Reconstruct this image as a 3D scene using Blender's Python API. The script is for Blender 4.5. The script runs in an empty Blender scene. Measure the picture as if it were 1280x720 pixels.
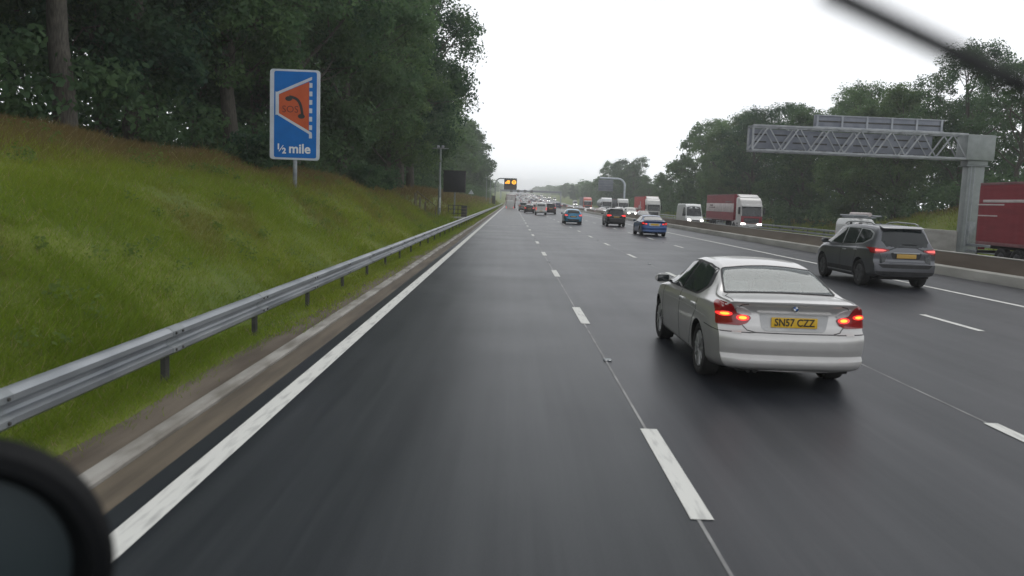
import bpy, bmesh, math, random
import numpy as np
from mathutils import Vector, Matrix, Euler
from mathutils.bvhtree import BVHTree
from mathutils.geometry import delaunay_2d_cdt

random.seed(7)
rng = np.random.default_rng(11)
SC = bpy.context.scene
COL = SC.collection
R = math.radians
EYE = 2.12

# ------------------------------------------------------------------ helpers
def link(o, parent=None):
    COL.objects.link(o)
    if parent is not None:
        o.parent = parent
    return o

def empty(name, loc=(0, 0, 0), rz=0.0, parent=None):
    o = bpy.data.objects.new(name, None)
    o.empty_display_size = 0.2
    link(o, parent)
    o.location = loc
    o.rotation_euler = (0, 0, rz)
    return o

def tag(o, label=None, cat=None, group=None, kind=None):
    if label: o['label'] = label
    if cat: o['category'] = cat
    if group: o['group'] = group
    if kind: o['kind'] = kind
    return o

def copy_tree(o, parent=None):
    c = o.copy()
    COL.objects.link(c)
    c.parent = parent
    for ch in [x for x in bpy.data.objects if x.parent == o]:
        copy_tree(ch, c)
    return c

def kids(o):
    return [x for x in bpy.data.objects if x.parent == o]

def mesh_from_arrays(name, verts, faces_n, loops, mats, mat_idx=None):
    """verts (N,3), faces all with faces_n corners, loops flat int array"""
    me = bpy.data.meshes.new(name)
    nv = len(verts); nl = len(loops); nf = nl // faces_n
    me.vertices.add(nv); me.loops.add(nl); me.polygons.add(nf)
    me.vertices.foreach_set('co', np.asarray(verts, dtype=np.float32).ravel())
    me.loops.foreach_set('vertex_index', np.asarray(loops, dtype=np.int32))
    me.polygons.foreach_set('loop_start', np.arange(0, nl, faces_n, dtype=np.int32))
    if mat_idx is not None:
        me.polygons.foreach_set('material_index', np.asarray(mat_idx, dtype=np.int32))
    me.update(calc_edges=True)
    for m in mats: me.materials.append(m)
    return me

class MB:
    """collects shapes; build() links them as one mesh object"""
    def __init__(self):
        self.bm = bmesh.new()
    def _mi(self, faces, mi, smooth=False):
        for f in faces:
            f.material_index = mi; f.smooth = smooth
    def box(self, c, s, mi=0, bev=0.0, rot=None, seg=2):
        M = Matrix.Translation(Vector(c))
        if rot: M = M @ Euler(rot).to_matrix().to_4x4()
        M = M @ Matrix.Diagonal((s[0], s[1], s[2], 1))
        r = bmesh.ops.create_cube(self.bm, size=1.0, matrix=M)
        vs = r['verts']
        fs = list({f for v in vs for f in v.link_faces})
        self._mi(fs, mi)
        if bev > 0:
            es = list({e for v in vs for e in v.link_edges})
            rr = bmesh.ops.bevel(self.bm, geom=es, offset=min(bev, min(s) * .45), segments=seg, affect='EDGES', profile=.5)
            self._mi(rr['faces'], mi, True)
        return self
    def bar(self, a, b, w, h, mi=0, bev=0.0):
        a = Vector(a); b = Vector(b); d = b - a
        q = d.to_track_quat('Y', 'Z')
        M = Matrix.Translation((a + b) / 2) @ q.to_matrix().to_4x4() @ Matrix.Diagonal((w, d.length, h, 1))
        r = bmesh.ops.create_cube(self.bm, size=1.0, matrix=M)
        fs = list({f for v in r['verts'] for f in v.link_faces})
        self._mi(fs, mi)
        if bev > 0:
            es = list({e for v in r['verts'] for e in v.link_edges})
            rr = bmesh.ops.bevel(self.bm, geom=es, offset=bev, segments=2, affect='EDGES', profile=.5)
            self._mi(rr['faces'], mi, True)
        return self
    def tube(self, pts, rad, n=10, mi=0, cap=True):
        pts = [Vector(p) for p in pts]
        if not hasattr(rad, '__len__'): rad = [rad] * len(pts)
        rings = []
        for i, p in enumerate(pts):
            d = (pts[min(i + 1, len(pts) - 1)] - pts[max(i - 1, 0)]).normalized()
            ref = Vector((0, 0, 1)) if abs(d.z) < .9 else Vector((1, 0, 0))
            u = d.cross(ref).normalized(); v = d.cross(u).normalized()
            rings.append([self.bm.verts.new(p + (u * math.cos(t) + v * math.sin(t)) * rad[i]) for t in [2 * math.pi * k / n for k in range(n)]])
        for a, b in zip(rings, rings[1:]):
            for k in range(n):
                f = self.bm.faces.new((a[k], a[(k + 1) % n], b[(k + 1) % n], b[k])); f.material_index = mi; f.smooth = True
        if cap:
            for rg in (rings[0], rings[-1]):
                f = self.bm.faces.new(rg); f.material_index = mi
        return self
    def lathe(self, prof, axis='x', c=(0, 0, 0), n=32, mi=0, smooth=True):
        """prof: list of (along, radius) ; revolve about axis through c"""
        c = Vector(c); rings = []
        for a, r in prof:
            rg = []
            for k in range(n):
                t = 2 * math.pi * k / n
                co, si = math.cos(t) * r, math.sin(t) * r
                p = {'x': (a, co, si), 'y': (co, a, si), 'z': (co, si, a)}[axis]
                rg.append(self.bm.verts.new(c + Vector(p)))
            rings.append(rg)
        for a, b in zip(rings, rings[1:]):
            for k in range(n):
                f = self.bm.faces.new((a[k], a[(k + 1) % n], b[(k + 1) % n], b[k])); f.material_index = mi; f.smooth = smooth
        for rg, (a, r) in ((rings[0], prof[0]), (rings[-1], prof[-1])):
            if r > 1e-4:
                f = self.bm.faces.new(rg); f.material_index = mi
        return self
    def prism(self, poly, x0, x1, mi=0, bev=0.0, plane='yz', seg=3):
        def P(a, b, t):
            return {'yz': (t, a, b), 'xz': (a, t, b), 'xy': (a, b, t)}[plane]
        A = [self.bm.verts.new(P(a, b, x0)) for a, b in poly]
        B = [self.bm.verts.new(P(a, b, x1)) for a, b in poly]
        fs = [self.bm.faces.new(A), self.bm.faces.new(B[::-1])]
        n = len(poly)
        for k in range(n):
            fs.append(self.bm.faces.new((A[(k + 1) % n], A[k], B[k], B[(k + 1) % n])))
        self._mi(fs, mi)
        if bev > 0:
            es = list({e for f in fs for e in f.edges})
            rr = bmesh.ops.bevel(self.bm, geom=es, offset=bev, segments=seg, affect='EDGES', profile=.5)
            self._mi(rr['faces'], mi, True)
        return self
    def text(self, s, size, M, mi=0, depth=0.003, align='CENTER', bold=0.0, xs=1.0):
        cu = bpy.data.curves.new('lettering', 'FONT')
        cu.body = s; cu.size = size; cu.align_x = align; cu.align_y = 'CENTER'
        cu.extrude = depth / 2; cu.offset = bold; cu.resolution_u = 3
        o = bpy.data.objects.new('lettering', cu); COL.objects.link(o)
        dg = bpy.context.evaluated_depsgraph_get()
        me = bpy.data.meshes.new_from_object(o.evaluated_get(dg))
        bpy.data.objects.remove(o); bpy.data.curves.remove(cu)
        me.transform(Matrix.Diagonal((xs, 1, 1, 1))); me.transform(M)
        n0 = len(self.bm.faces)
        self.bm.from_mesh(me); self.bm.faces.ensure_lookup_table()
        for f in self.bm.faces[n0:]: f.material_index = mi
        bpy.data.meshes.remove(me)
        return self
    def build(self, name, mats, parent=None, angle=35, loc=None, recalc=True):
        if recalc: bmesh.ops.recalc_face_normals(self.bm, faces=self.bm.faces)
        me = bpy.data.meshes.new(name)
        self.bm.to_mesh(me); self.bm.free()
        for m in (mats if isinstance(mats, (list, tuple)) else [mats]): me.materials.append(m)
        for p in me.polygons: p.use_smooth = True
        me.set_sharp_from_angle(angle=R(angle))
        o = bpy.data.objects.new(name, me)
        link(o, parent)
        if loc: o.location = loc
        return o

# ------------------------------------------------------------------ materials
def mat(name):
    m = bpy.data.materials.new(name); m.use_nodes = True
    nt = m.node_tree
    b = nt.nodes['Principled BSDF']
    return m, nt, b

def N(nt, t, **kw):
    n = nt.nodes.new(t)
    for k, v in kw.items(): setattr(n, k, v)
    return n

def setv(b, **kw):
    for k, v in kw.items():
        b.inputs[k.replace('_', ' ')].default_value = v

def ramp(nt, pts, interp='LINEAR'):
    r = N(nt, 'ShaderNodeValToRGB'); cr = r.color_ramp; cr.interpolation = interp
    while len(cr.elements) > 1: cr.elements.remove(cr.elements[-1])
    cr.elements[0].position = pts[0][0]; cr.elements[0].color = (*pts[0][1], 1)
    for p, c in pts[1:]:
        e = cr.elements.new(p); e.color = (*c, 1)
    return r

def noisy(name, c1, c2, scale=4.0, rough=.6, metallic=0.0, coord='Object', stretch=(1, 1, 1), detail=4, bump=0.0, bscale=None, rvar=0.0, coat=0.0, lo=.35, hi=.65):
    m, nt, b = mat(name)
    tc = N(nt, 'ShaderNodeTexCoord'); mp = N(nt, 'ShaderNodeMapping')
    mp.inputs['Scale'].default_value = stretch
    nt.links.new(tc.outputs[coord], mp.inputs['Vector'])
    nz = N(nt, 'ShaderNodeTexNoise'); nz.inputs['Scale'].default_value = scale; nz.inputs['Detail'].default_value = detail
    nt.links.new(mp.outputs[0], nz.inputs['Vector'])
    rp = ramp(nt, [(lo, c1), (hi, c2)])
    nt.links.new(nz.outputs['Fac'], rp.inputs[0]); nt.links.new(rp.outputs[0], b.inputs['Base Color'])
    setv(b, Roughness=rough, Metallic=metallic)
    if coat: b.inputs['Coat Weight'].default_value = coat
    if rvar:
        mr = N(nt, 'ShaderNodeMapRange'); mr.inputs['To Min'].default_value = rough - rvar; mr.inputs['To Max'].default_value = rough + rvar
        nt.links.new(nz.outputs['Fac'], mr.inputs[0]); nt.links.new(mr.outputs[0], b.inputs['Roughness'])
    if bump:
        n2 = N(nt, 'ShaderNodeTexNoise'); n2.inputs['Scale'].default_value = bscale or scale * 4; n2.inputs['Detail'].default_value = 3
        nt.links.new(mp.outputs[0], n2.inputs['Vector'])
        bp = N(nt, 'ShaderNodeBump'); bp.inputs['Strength'].default_value = bump; bp.inputs['Distance'].default_value = .02
        nt.links.new(n2.outputs['Fac'], bp.inputs['Height']); nt.links.new(bp.outputs[0], b.inputs['Normal'])
    return m

def emissive(name, col, strength, base=(.02, .02, .02), rough=.3):
    m, nt, b = mat(name)
    setv(b, Roughness=rough)
    b.inputs['Base Color'].default_value = (*base, 1)
    b.inputs['Emission Color'].default_value = (*col, 1)
    b.inputs['Emission Strength'].default_value = strength
    return m

def paint_mat(name, metallic=.0, rough=.32, dirt=.25):
    """car paint; takes its colour from the object's own colour, road grime low on the flanks"""
    m, nt, b = mat(name)
    oi = N(nt, 'ShaderNodeObjectInfo')
    tc = N(nt, 'ShaderNodeTexCoord'); sp = N(nt, 'ShaderNodeSeparateXYZ')
    nt.links.new(tc.outputs['Object'], sp.inputs[0])
    nz = N(nt, 'ShaderNodeTexNoise'); nz.inputs['Scale'].default_value = 5; nz.inputs['Detail'].default_value = 6
    nt.links.new(tc.outputs['Object'], nz.inputs['Vector'])
    ad = N(nt, 'ShaderNodeMath', operation='ADD'); mu = N(nt, 'ShaderNodeMath', operation='MULTIPLY'); mu.inputs[1].default_value = .5
    nt.links.new(nz.outputs['Fac'], mu.inputs[0]); nt.links.new(sp.outputs['Z'], ad.inputs[0]); nt.links.new(mu.outputs[0], ad.inputs[1])
    mr = N(nt, 'ShaderNodeMapRange'); mr.inputs['From Min'].default_value = .45; mr.inputs['From Max'].default_value = .95
    mr.inputs['To Min'].default_value = dirt; mr.inputs['To Max'].default_value = .02
    nt.links.new(ad.outputs[0], mr.inputs[0])
    mx = N(nt, 'ShaderNodeMix', data_type='RGBA')
    nt.links.new(mr.outputs[0], mx.inputs['Factor']); nt.links.new(oi.outputs['Color'], mx.inputs['A'])
    mx.inputs['B'].default_value = (.10, .09, .08, 1)
    nt.links.new(mx.outputs['Result'], b.inputs['Base Color'])
    r2 = N(nt, 'ShaderNodeMapRange'); r2.inputs['To Min'].default_value = rough; r2.inputs['To Max'].default_value = rough + .3
    nt.links.new(mr.outputs[0], r2.inputs[0]); nt.links.new(r2.outputs[0], b.inputs['Roughness'])
    setv(b, Metallic=metallic)
    b.inputs['Coat Weight'].default_value = .6; b.inputs['Coat Roughness'].default_value = .08
    return m

M = {}
M['paint_metal'] = paint_mat('metallic_paint', .55, .30)
M['paint'] = paint_mat('solid_paint', .0, .38)
def glass_mat(name, c1, c2, ior=1.6):
    m = noisy(name, c1, c2, 2.0, .04, coat=.0)
    m.node_tree.nodes['Principled BSDF'].inputs['IOR'].default_value = ior
    return m
M['glass'] = glass_mat('window_glass', (.010, .014, .015), (.022, .028, .029))
M['glass_rear'] = glass_mat('rear_glass', (.040, .062, .066), (.075, .10, .105), 1.42)
def clear_glass():
    m, nt, b = mat('clear_glass'); nt.nodes.remove(b)
    tr = N(nt, 'ShaderNodeBsdfTransparent'); tr.inputs[0].default_value = (.42, .50, .50, 1)
    gl = N(nt, 'ShaderNodeBsdfGlossy'); gl.inputs['Roughness'].default_value = .03; gl.inputs['Color'].default_value = (.95, 1, 1, 1)
    fr = N(nt, 'ShaderNodeFresnel'); fr.inputs['IOR'].default_value = 1.62
    mx = N(nt, 'ShaderNodeMixShader'); nt.links.new(fr.outputs[0], mx.inputs[0]); nt.links.new(tr.outputs[0], mx.inputs[1]); nt.links.new(gl.outputs[0], mx.inputs[2])
    nt.links.new(mx.outputs[0], nt.nodes['Material Output'].inputs['Surface'])
    return m
M['glass_clear'] = clear_glass()
M['seat'] = noisy('seat_fabric', (.20, .21, .205), (.28, .29, .28), 12, .9)
M['black'] = noisy('black_plastic', (.012, .012, .013), (.025, .025, .026), 8, .55)
M['rubber'] = noisy('tyre_rubber', (.012, .012, .012), (.03, .029, .028), 9, .85)
M['under'] = noisy('underbody', (.006, .006, .006), (.014, .013, .012), 5, .9)
M['alloy'] = noisy('alloy_rim', (.28, .28, .28), (.42, .42, .42), 9, .38, .6)
M['alloy_dark'] = noisy('dark_rim', (.08, .08, .085), (.14, .14, .145), 9, .4, .6)
M['chrome'] = noisy('chrome', (.55, .55, .55), (.65, .65, .65), 3, .15, 1.0)
M['seam'] = noisy('panel_gap', (.01, .01, .01), (.02, .02, .02), 3, .7)
M['red_lens'] = noisy('red_lens', (.22, .006, .008), (.32, .012, .014), 6, .12, coat=.5)
M['white_lens'] = noisy('clear_lens', (.55, .55, .56), (.72, .72, .72), 6, .12, coat=.5)
M['lamp_amber'] = emissive('lit_amber_lamp', (1.0, .30, .03), 2.6, (.6, .2, .02))
M['lamp_red'] = emissive('lit_red_lamp', (1.0, .035, .03), 1.5, (.4, .01, .01))
M['lamp_pink'] = emissive('lit_tail_lamp', (1.0, .16, .14), .85, (.5, .05, .05))
M['headlamp'] = emissive('lit_headlamp', (1.0, .97, .90), 9.0, (.8, .8, .8))
M['plate'] = noisy('yellow_plate', (.66, .40, .015), (.74, .46, .03), 5, .45)
M['plate_white'] = noisy('white_plate', (.7, .7, .68), (.78, .78, .76), 5, .45)
M['ink'] = noisy('black_lettering', (.008, .008, .008), (.016, .016, .016), 5, .5)
M['white_ink'] = noisy('white_lettering', (.72, .74, .76), (.8, .82, .84), 9, .5)
M['galv'] = noisy('galvanised_steel', (.20, .22, .24), (.34, .36, .38), 3.0, .42, .55, stretch=(1, .25, 1), rvar=.1)
M['galv_dull'] = noisy('dull_galvanised_steel', (.20, .22, .23), (.31, .33, .34), 2.5, .55, .35, rvar=.1)
M['grey_paint'] = noisy('grey_steel_paint', (.20, .225, .22), (.26, .285, .28), 1.6, .5, .0)
M['sign_back'] = noisy('sign_back_grey', (.15, .165, .20), (.21, .225, .26), 1.2, .5, .2)
M['sign_frame'] = noisy('sign_frame_grey', (.27, .29, .32), (.36, .38, .41), 3, .5, .2)
M['post_dark'] = noisy('weathered_post', (.03, .03, .028), (.06, .058, .052), 6, .7)
M['sign_blue'] = noisy('sign_blue', (.005, .135, .46), (.007, .155, .52), 2.0, .45)
M['sign_orange'] = noisy('sign_orange', (.50, .095, .036), (.56, .115, .044), 2.0, .5)
M['sign_white'] = noisy('sign_white', (.50, .54, .60), (.60, .64, .70), 2.0, .5)
for k_ in ('sign_blue', 'sign_orange'):
    M[k_].node_tree.nodes['Principled BSDF'].inputs['Specular IOR Level'].default_value = .15
M['wood'] = noisy('weathered_wood', (.10, .085, .06), (.18, .155, .11), 8, .8, stretch=(4, 4, .5))
M['amber_pixels'] = emissive('amber_pixels', (1.0, .42, .015), 2.0, (.3, .15, .01))
M['matrix_black'] = noisy('matrix_board', (.006, .007, .010), (.013, .014, .018), 2, .55)
M['trailer_maroon'] = noisy('maroon_curtain', (.23, .018, .030), (.29, .028, .042), 1.2, .5, stretch=(1, .5, 3))
M['trailer_white'] = noisy('white_curtain', (.55, .48, .47), (.68, .60, .58), 1.5, .5)
M['trailer_red'] = noisy('red_curtain', (.48, .022, .02), (.58, .035, .03), 1.5, .5)
M['trailer_grey'] = noisy('grey_box', (.10, .115, .13), (.15, .165, .18), 1.5, .5)
M['trailer_pink'] = noisy('off_white_box', (.60, .56, .55), (.72, .67, .66), 1.5, .45)
M['steel_tank'] = noisy('steel_tank', (.22, .24, .24), (.34, .36, .36), 1.5, .35, .7)

def foliage_mat(name, dark, light, transl=.35):
    m, nt, b = mat(name)
    tc = N(nt, 'ShaderNodeTexCoord')
    nz = N(nt, 'ShaderNodeTexNoise'); nz.inputs['Scale'].default_value = .55; nz.inputs['Detail'].default_value = 5; nz.inputs['Roughness'].default_value = .7
    nt.links.new(tc.outputs['Object'], nz.inputs['Vector'])
    oi = N(nt, 'ShaderNodeObjectInfo')
    ad = N(nt, 'ShaderNodeMath', operation='MULTIPLY_ADD'); ad.inputs[1].default_value = .24; ad.inputs[2].default_value = -.12
    nt.links.new(oi.outputs['Random'], ad.inputs[0])
    a2 = N(nt, 'ShaderNodeMath', operation='ADD'); nt.links.new(nz.outputs['Fac'], a2.inputs[0]); nt.links.new(ad.outputs[0], a2.inputs[1])
    rp = ramp(nt, [(.32, dark), (.72, light)])
    nt.links.new(a2.outputs[0], rp.inputs[0]); nt.links.new(rp.outputs[0], b.inputs['Base Color'])
    setv(b, Roughness=.7); b.inputs['Specular IOR Level'].default_value = .15
    tr = N(nt, 'ShaderNodeBsdfTranslucent'); nt.links.new(rp.outputs[0], tr.inputs['Color'])
    mx = N(nt, 'ShaderNodeMixShader'); mx.inputs[0].default_value = transl
    nt.links.new(b.outputs[0], mx.inputs[1]); nt.links.new(tr.outputs[0], mx.inputs[2])
    nt.links.new(mx.outputs[0], nt.nodes['Material Output'].inputs['Surface'])
    return m
M['leaf'] = foliage_mat('broad_leaves', (.036, .082, .048), (.165, .265, .100), .52)
M['leaf_light'] = foliage_mat('lighter_leaves', (.050, .105, .048), (.190, .275, .105), .52)
M['leaf_dark'] = foliage_mat('dark_leaves', (.032, .074, .048), (.135, .220, .095), .52)
M['weed'] = foliage_mat('weed_leaves', (.11, .17, .045), (.22, .29, .075), .5)
M['bark'] = noisy('bark', (.045, .040, .033), (.10, .09, .074), 6, .9, stretch=(4, 4, .6), bump=.6)

def grass_mat(name):
    m, nt, b = mat(name)
    at = N(nt, 'ShaderNodeAttribute'); at.attribute_name = 'tint'
    nt.links.new(at.outputs['Color'], b.inputs['Base Color'])
    setv(b, Roughness=.65); b.inputs['Specular IOR Level'].default_value = .2
    tr = N(nt, 'ShaderNodeBsdfTranslucent'); nt.links.new(at.outputs['Color'], tr.inputs['Color'])
    mx = N(nt, 'ShaderNodeMixShader'); mx.inputs[0].default_value = .45
    nt.links.new(b.outputs[0], mx.inputs[1]); nt.links.new(tr.outputs[0], mx.inputs[2])
    nt.links.new(mx.outputs[0], nt.nodes['Material Output'].inputs['Surface'])
    return m
M['grass'] = grass_mat('grass_blades')
M['soil'] = noisy('turf_and_soil', (.085, .125, .016), (.15, .175, .026), .35, .95, detail=8, bump=.4, bscale=9)
M['dirt'] = noisy('brown_dirt', (.075, .058, .042), (.155, .128, .098), 1.2, .95, stretch=(2.5, .35, 1), detail=7, bump=.3, bscale=20)
M['kerb'] = noisy('concrete_channel', (.17, .155, .13), (.38, .365, .335), 2.2, .8, stretch=(2, .5, 1), detail=6)
M['silt'] = noisy('silty_channel', (.062, .048, .032), (.125, .100, .068), 1.6, .75, stretch=(3, .3, 1), detail=7)
M['concrete'] = noisy('pale_concrete', (.30, .29, .26), (.46, .45, .41), .9, .85, stretch=(1, .5, 2), detail=7, lo=.3)
M['concrete_brown'] = noisy('grimy_concrete', (.15, .118, .092), (.27, .225, .18), .35, .85, stretch=(1, .35, 2.2), detail=7)
M['line'] = noisy('road_paint', (.36, .36, .345), (.66, .66, .62), 7.0, .6, stretch=(2.4, .30, 1), detail=10, lo=.22, hi=.50)
M['joint'] = noisy('sealed_joint', (.13, .13, .13), (.32, .32, .31), 5.0, .6, stretch=(1, .3, 1), detail=6)

def asphalt():
    m, nt, b = mat('asphalt')
    tc = N(nt, 'ShaderNodeTexCoord'); sp = N(nt, 'ShaderNodeSeparateXYZ'); nt.links.new(tc.outputs['Object'], sp.inputs[0])
    mp = N(nt, 'ShaderNodeMapping'); mp.inputs['Scale'].default_value = (2.2, .06, 1); nt.links.new(tc.outputs['Object'], mp.inputs[0])
    n1 = N(nt, 'ShaderNodeTexNoise'); n1.inputs['Scale'].default_value = 1.4; n1.inputs['Detail'].default_value = 6; n1.inputs['Roughness'].default_value = .65
    nt.links.new(mp.outputs[0], n1.inputs['Vector'])
    n2 = N(nt, 'ShaderNodeTexNoise'); n2.inputs['Scale'].default_value = 90; n2.inputs['Detail'].default_value = 2
    nt.links.new(tc.outputs['Object'], n2.inputs['Vector'])
    n3 = N(nt, 'ShaderNodeTexNoise'); n3.inputs['Scale'].default_value = .35; n3.inputs['Detail'].default_value = 5
    nt.links.new(tc.outputs['Object'], n3.inputs['Vector'])
    # tyre tracks across each lane
    wv = N(nt, 'ShaderNodeMath', operation='MULTIPLY_ADD'); wv.inputs[1].default_value = 2 * math.pi * 2 / 3.65; wv.inputs[2].default_value = .9
    nt.links.new(sp.outputs['X'], wv.inputs[0])
    sn = N(nt, 'ShaderNodeMath', operation='SINE'); nt.links.new(wv.outputs[0], sn.inputs[0])
    mix = N(nt, 'ShaderNodeMath', operation='MULTIPLY_ADD'); mix.inputs[1].default_value = .05; nt.links.new(sn.outputs[0], mix.inputs[0]); nt.links.new(n1.outputs['Fac'], mix.inputs[2])
    m2 = N(nt, 'ShaderNodeMath', operation='MULTIPLY_ADD'); m2.inputs[1].default_value = .25; nt.links.new(n2.outputs['Fac'], m2.inputs[0]); nt.links.new(mix.outputs[0], m2.inputs[2])
    m3 = N(nt, 'ShaderNodeMath', operation='MULTIPLY_ADD'); m3.inputs[1].default_value = .16; nt.links.new(n3.outputs['Fac'], m3.inputs[0]); nt.links.new(m2.outputs[0], m3.inputs[2])
    rp = ramp(nt, [(.52, (.014, .0175, .0215)), (.95, (.040, .0445, .049))])
    nt.links.new(m3.outputs[0], rp.inputs[0])
    # lanes two to four are an older, slightly warmer course
    lane = N(nt, 'ShaderNodeMapRange'); lane.inputs['From Min'].default_value = 1.33; lane.inputs['From Max'].default_value = 1.36
    nt.links.new(sp.outputs['X'], lane.inputs[0])
    mx = N(nt, 'ShaderNodeMix', data_type='RGBA', blend_type='MULTIPLY'); mx.inputs['B'].default_value = (1.18, 1.10, 1.14, 1)
    nt.links.new(lane.outputs[0], mx.inputs['Factor']); nt.links.new(rp.outputs[0], mx.inputs['A'])
    seam = N(nt, 'ShaderNodeMapRange'); seam.inputs['From Min'].default_value = 22.9; seam.inputs['From Max'].default_value = 23.1
    nt.links.new(sp.outputs['Y'], seam.inputs[0])
    inv = N(nt, 'ShaderNodeMath', operation='SUBTRACT'); inv.inputs[0].default_value = 1; nt.links.new(lane.outputs[0], inv.inputs[1])
    sm = N(nt, 'ShaderNodeMath', operation='MULTIPLY'); nt.links.new(seam.outputs[0], sm.inputs[0]); nt.links.new(inv.outputs[0], sm.inputs[1])
    mx2 = N(nt, 'ShaderNodeMix', data_type='RGBA', blend_type='MULTIPLY'); mx2.inputs['B'].default_value = (1.45, 1.40, 1.40, 1)
    nt.links.new(sm.outputs[0], mx2.inputs['Factor']); nt.links.new(mx.outputs['Result'], mx2.inputs['A'])
    nt.links.new(mx2.outputs['Result'], b.inputs['Base Color'])
    mr = N(nt, 'ShaderNodeMapRange'); mr.inputs['From Min'].default_value = .3; mr.inputs['From Max'].default_value = .7; mr.inputs['To Min'].default_value = .34; mr.inputs['To Max'].default_value = .40; b.inputs['Specular IOR Level'].default_value = .17
    nt.links.new(n3.outputs['Fac'], mr.inputs[0]); nt.links.new(mr.outputs[0], b.inputs['Roughness'])
    bp = N(nt, 'ShaderNodeBump'); bp.inputs['Strength'].default_value = .25; bp.inputs['Distance'].default_value = .006
    nt.links.new(n2.outputs['Fac'], bp.inputs['Height']); nt.links.new(bp.outputs[0], b.inputs['Normal'])
    return m
M['asphalt'] = asphalt()

# ------------------------------------------------------------------ lie of the land
def sstep(a, b, x):
    t = np.clip((np.asarray(x, float) - a) / (b - a), 0, 1)
    return t * t * (3 - 2 * t)

def zroad(Y):
    Y = np.asarray(Y, float)
    q = np.clip(Y - 230, 0, None)
    z = np.where(q < 450, 2.35e-5 * q ** 2, 2.35e-5 * 450 ** 2 + 2 * 2.35e-5 * 450 * (q - 450) * .62)
    return np.minimum(z, 24)

def zopp(X, Y):
    """surface of the far carriageway, falling away from the central reserve"""
    return zroad(Y) - .12 - .034 * (np.asarray(X, float) - 16.0)

BANKX = np.array([-60, -40, -24, -17, -13, -10.5, -8.2, -6.4, -5.2, -4.5, -4.15])
BANKZ = np.array([6.0, 5.5, 4.4, 3.85, 3.50, 3.12, 2.45, 1.45, .70, .22, .02])
def terrain(X, Y):
    X = np.asarray(X, float); Y = np.asarray(Y, float)
    zr = zroad(Y)
    lump = .16 * np.sin(X * .9 + Y * .21) * np.sin(Y * .17 + 1.3) + .10 * np.sin(Y * .53 + X * 1.7) * np.cos(X * .8)
    left = np.interp(X, BANKX, BANKZ)
    amp = 1 - .12 * sstep(42, 60, Y)
    # level platform for the roadside equipment
    plat = sstep(56, 61, Y) * (1 - sstep(84, 92, Y)) * sstep(-8.6, -7.4, X)
    left = left * amp
    left = left * (1 - plat) + np.minimum(left, .62) * plat
    left = left + lump * sstep(-4.4, -7, X) * 1.0
    hb = 3.6 - 2.5 * sstep(78, 100, Y) + .8 * sstep(150, 260, Y)
    right = -.75 + hb * sstep(34.5, 43, X) + 2.0 * sstep(45, 110, X) + lump * sstep(35, 40, X)
    z = np.where(X < -3.0, left, np.where(X < 31, -.95, right))
    z = np.where(X < -3.0, z, z)
    return zr + z

# camera --------------------------------------------------------------
F_PX, VPX, VPY, ROLL = 1038.0, 640.0, 250.0, R(2.0)
def cam_axes():
    v = Vector((0, (360 - VPY) / F_PX, 1)).normalized()          # world +Y in camera axes (right, up, forward)
    up0 = Vector((0, v.z, -v.y))
    r0 = Vector((1, 0, 0))
    upc = up0 * math.cos(ROLL) + r0 * math.sin(ROLL)              # world +Z
    rc = r0 * math.cos(ROLL) - up0 * math.sin(ROLL)               # world +X
    # rows: camera axis expressed in world
    right = Vector((rc.x, v.x, upc.x)); up = Vector((rc.y, v.y, upc.y)); fwd = Vector((rc.z, v.z, upc.z))
    return right, up, fwd


# ------------------------------------------------------------------ vehicles
def pchip(tab):
    xs = np.array([t[0] for t in tab], float); ys = np.array([t[1] for t in tab], float)
    h = np.diff(xs); d = np.diff(ys) / h
    m = np.zeros(len(xs)); m[0] = d[0]; m[-1] = d[-1]
    for i in range(1, len(xs) - 1):
        m[i] = 0 if d[i - 1] * d[i] <= 0 else 2 * d[i - 1] * d[i] / (d[i - 1] + d[i])
    def f(x):
        x = min(max(x, xs[0]), xs[-1]); i = int(min(max(np.searchsorted(xs, x) - 1, 0), len(h) - 1))
        t = (x - xs[i]) / h[i]
        return float((2*t**3-3*t**2+1)*ys[i] + (t**3-2*t**2+t)*h[i]*m[i] + (-2*t**3+3*t**2)*ys[i+1] + (t**3-t**2)*h[i]*m[i+1])
    return f

def hermite_ring(P, k, ten=.42):
    """Cardinal spline with tension: stays close to the control polygon."""
    out = []; n = len(P)
    for i in range(n - 1):
        p0 = P[max(i - 1, 0)]; p1 = P[i]; p2 = P[i + 1]; p3 = P[min(i + 2, n - 1)]
        for j in range(k):
            t = j / k
            h00, h10, h01, h11 = 2*t**3-3*t**2+1, t**3-2*t**2+t, -2*t**3+3*t**2, t**3-t**2
            out.append(tuple(h00*b + h10*ten*(c-a) + h01*c + h11*ten*(d-b) for a, b, c, d in zip(p0, p1, p2, p3)))
    out.append(tuple(P[-1]))
    return out

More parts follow.
